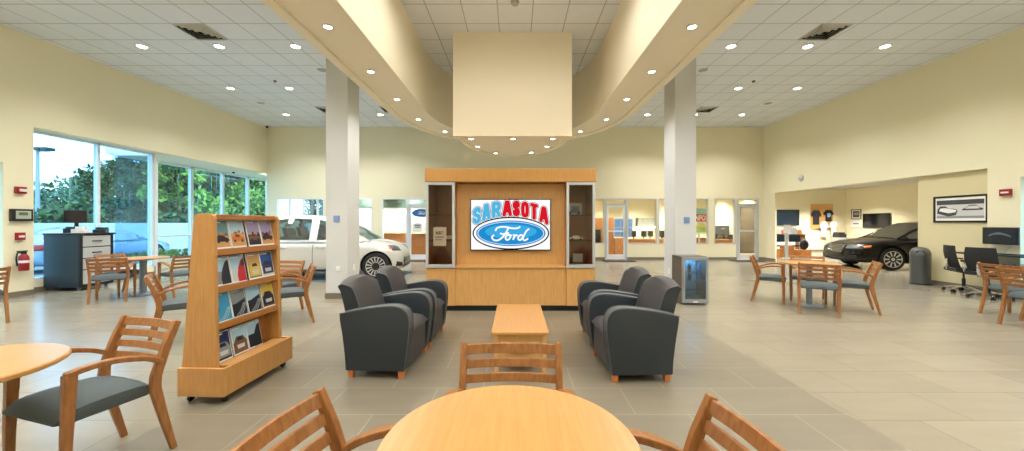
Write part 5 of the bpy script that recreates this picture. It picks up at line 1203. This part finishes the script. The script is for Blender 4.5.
# undergrowth at the bay
bm = BM(); rr = random.Random(5)
for k in range(5200):
    x = -18.2-1.4*rr.random(); y = 12+26*rr.random(); z = -.1+(1.9+.5*math.sin(y*1.3))*rr.random(); p = Vector((x, y, z)); a = Vector((rr.gauss(0, 1), rr.gauss(0, 1), rr.gauss(0, 1))).normalized()*.16; b_ = a.orthogonal().normalized()*.08
    bm.faces.new([bm.verts.new(v_) for v_ in (p-a, p+b_, p+a, p-b_)]).material_index = rr.choice([0, 0, 1])
tag(mesh('hedge', bm, [LEAVES[0], LEAVES[1]], recalc=False), 'loose green hedge behind the white garden wall', 'hedge', kind='stuff')
bm = BM()
for k in range(1500):
    x = -11.9+.6*rr.random(); y = 10.4+6*rr.random(); z = .08+.42*rr.random()**1.5; p = Vector((x, y, z)); a = Vector((rr.gauss(0, 1), rr.gauss(0, 1), rr.gauss(0, 1))).normalized()*.09; b_ = a.orthogonal().normalized()*.04
    bm.faces.new([bm.verts.new(v_) for v_ in (p-a, p+b_, p+a, p-b_)]).material_index = rr.choice([0, 1])
tag(mesh('low_shrubbery', bm, [LEAVES[1], LEAVES[2]], recalc=False), 'low green shrubs right outside the bay windows', 'shrubs', kind='stuff')
t = thing('street_lamp', 'tall parking lot lamp post with two floodlights outside the left window', 'street lamp', (-24, 18.6, -.15))
bm = BM(); tube(bm, [(0, 0, 0), (0, 0, 5.4)], [.11, .06], 12); mesh('pole', bm, mat('lamp_post_grey', (150, 166, 182), .5), t)
bm = BM(); box(bm, -.1, .6, -.04, .04, 5.15, 5.2); mesh('arm', bm, GREYM, t)
for k in range(2):
    bm = BM(); box(bm, .0+.36*k, .3+.36*k, -.2, .2, 5.2, 5.36); mesh('floodlight', bm, DARKM, t, bevel=.02)

# ------------------------------------------------------------------ light
w = bpy.data.worlds.new('world'); bpy.context.scene.world = w; w.use_nodes = True; n = w.node_tree.nodes; l = w.node_tree.links
bg = n['Background']; tc = n.new('ShaderNodeTexCoord'); nz = n.new('ShaderNodeTexNoise'); nz.inputs['Scale'].default_value = 2.2; nz.inputs['Detail'].default_value = 6
rp = n.new('ShaderNodeValToRGB'); rp.color_ramp.elements[0].position = .42; rp.color_ramp.elements[1].position = .62; rp.color_ramp.elements[0].color = (*lin((160, 212, 244)), 1); rp.color_ramp.elements[1].color = (*lin((250, 254, 255)), 1)
l.new(tc.outputs['Generated'], nz.inputs['Vector']); l.new(nz.outputs['Fac'], rp.inputs[0]); l.new(rp.outputs[0], bg.inputs[0]); bg.inputs[1].default_value = 4.8
sd = bpy.data.lights.new('sun', 'SUN'); sd.energy = 1.6; sd.angle = .3; sd.color = (1, .97, .9); so = bpy.data.objects.new('sun', sd); COL.objects.link(so); so.rotation_euler = (math.radians(48), 0, math.radians(-120+180))
# view and render settings
sc = bpy.context.scene
sc.view_settings.view_transform = 'Standard'; sc.view_settings.look = 'None'; sc.view_settings.gamma = 1; sc.view_settings.use_curve_mapping = False; sc.view_settings.exposure = 0.12
sc.cycles.use_denoising = True; sc.cycles.max_bounces = 10; sc.cycles.diffuse_bounces = 5; sc.cycles.sample_clamp_indirect = 6
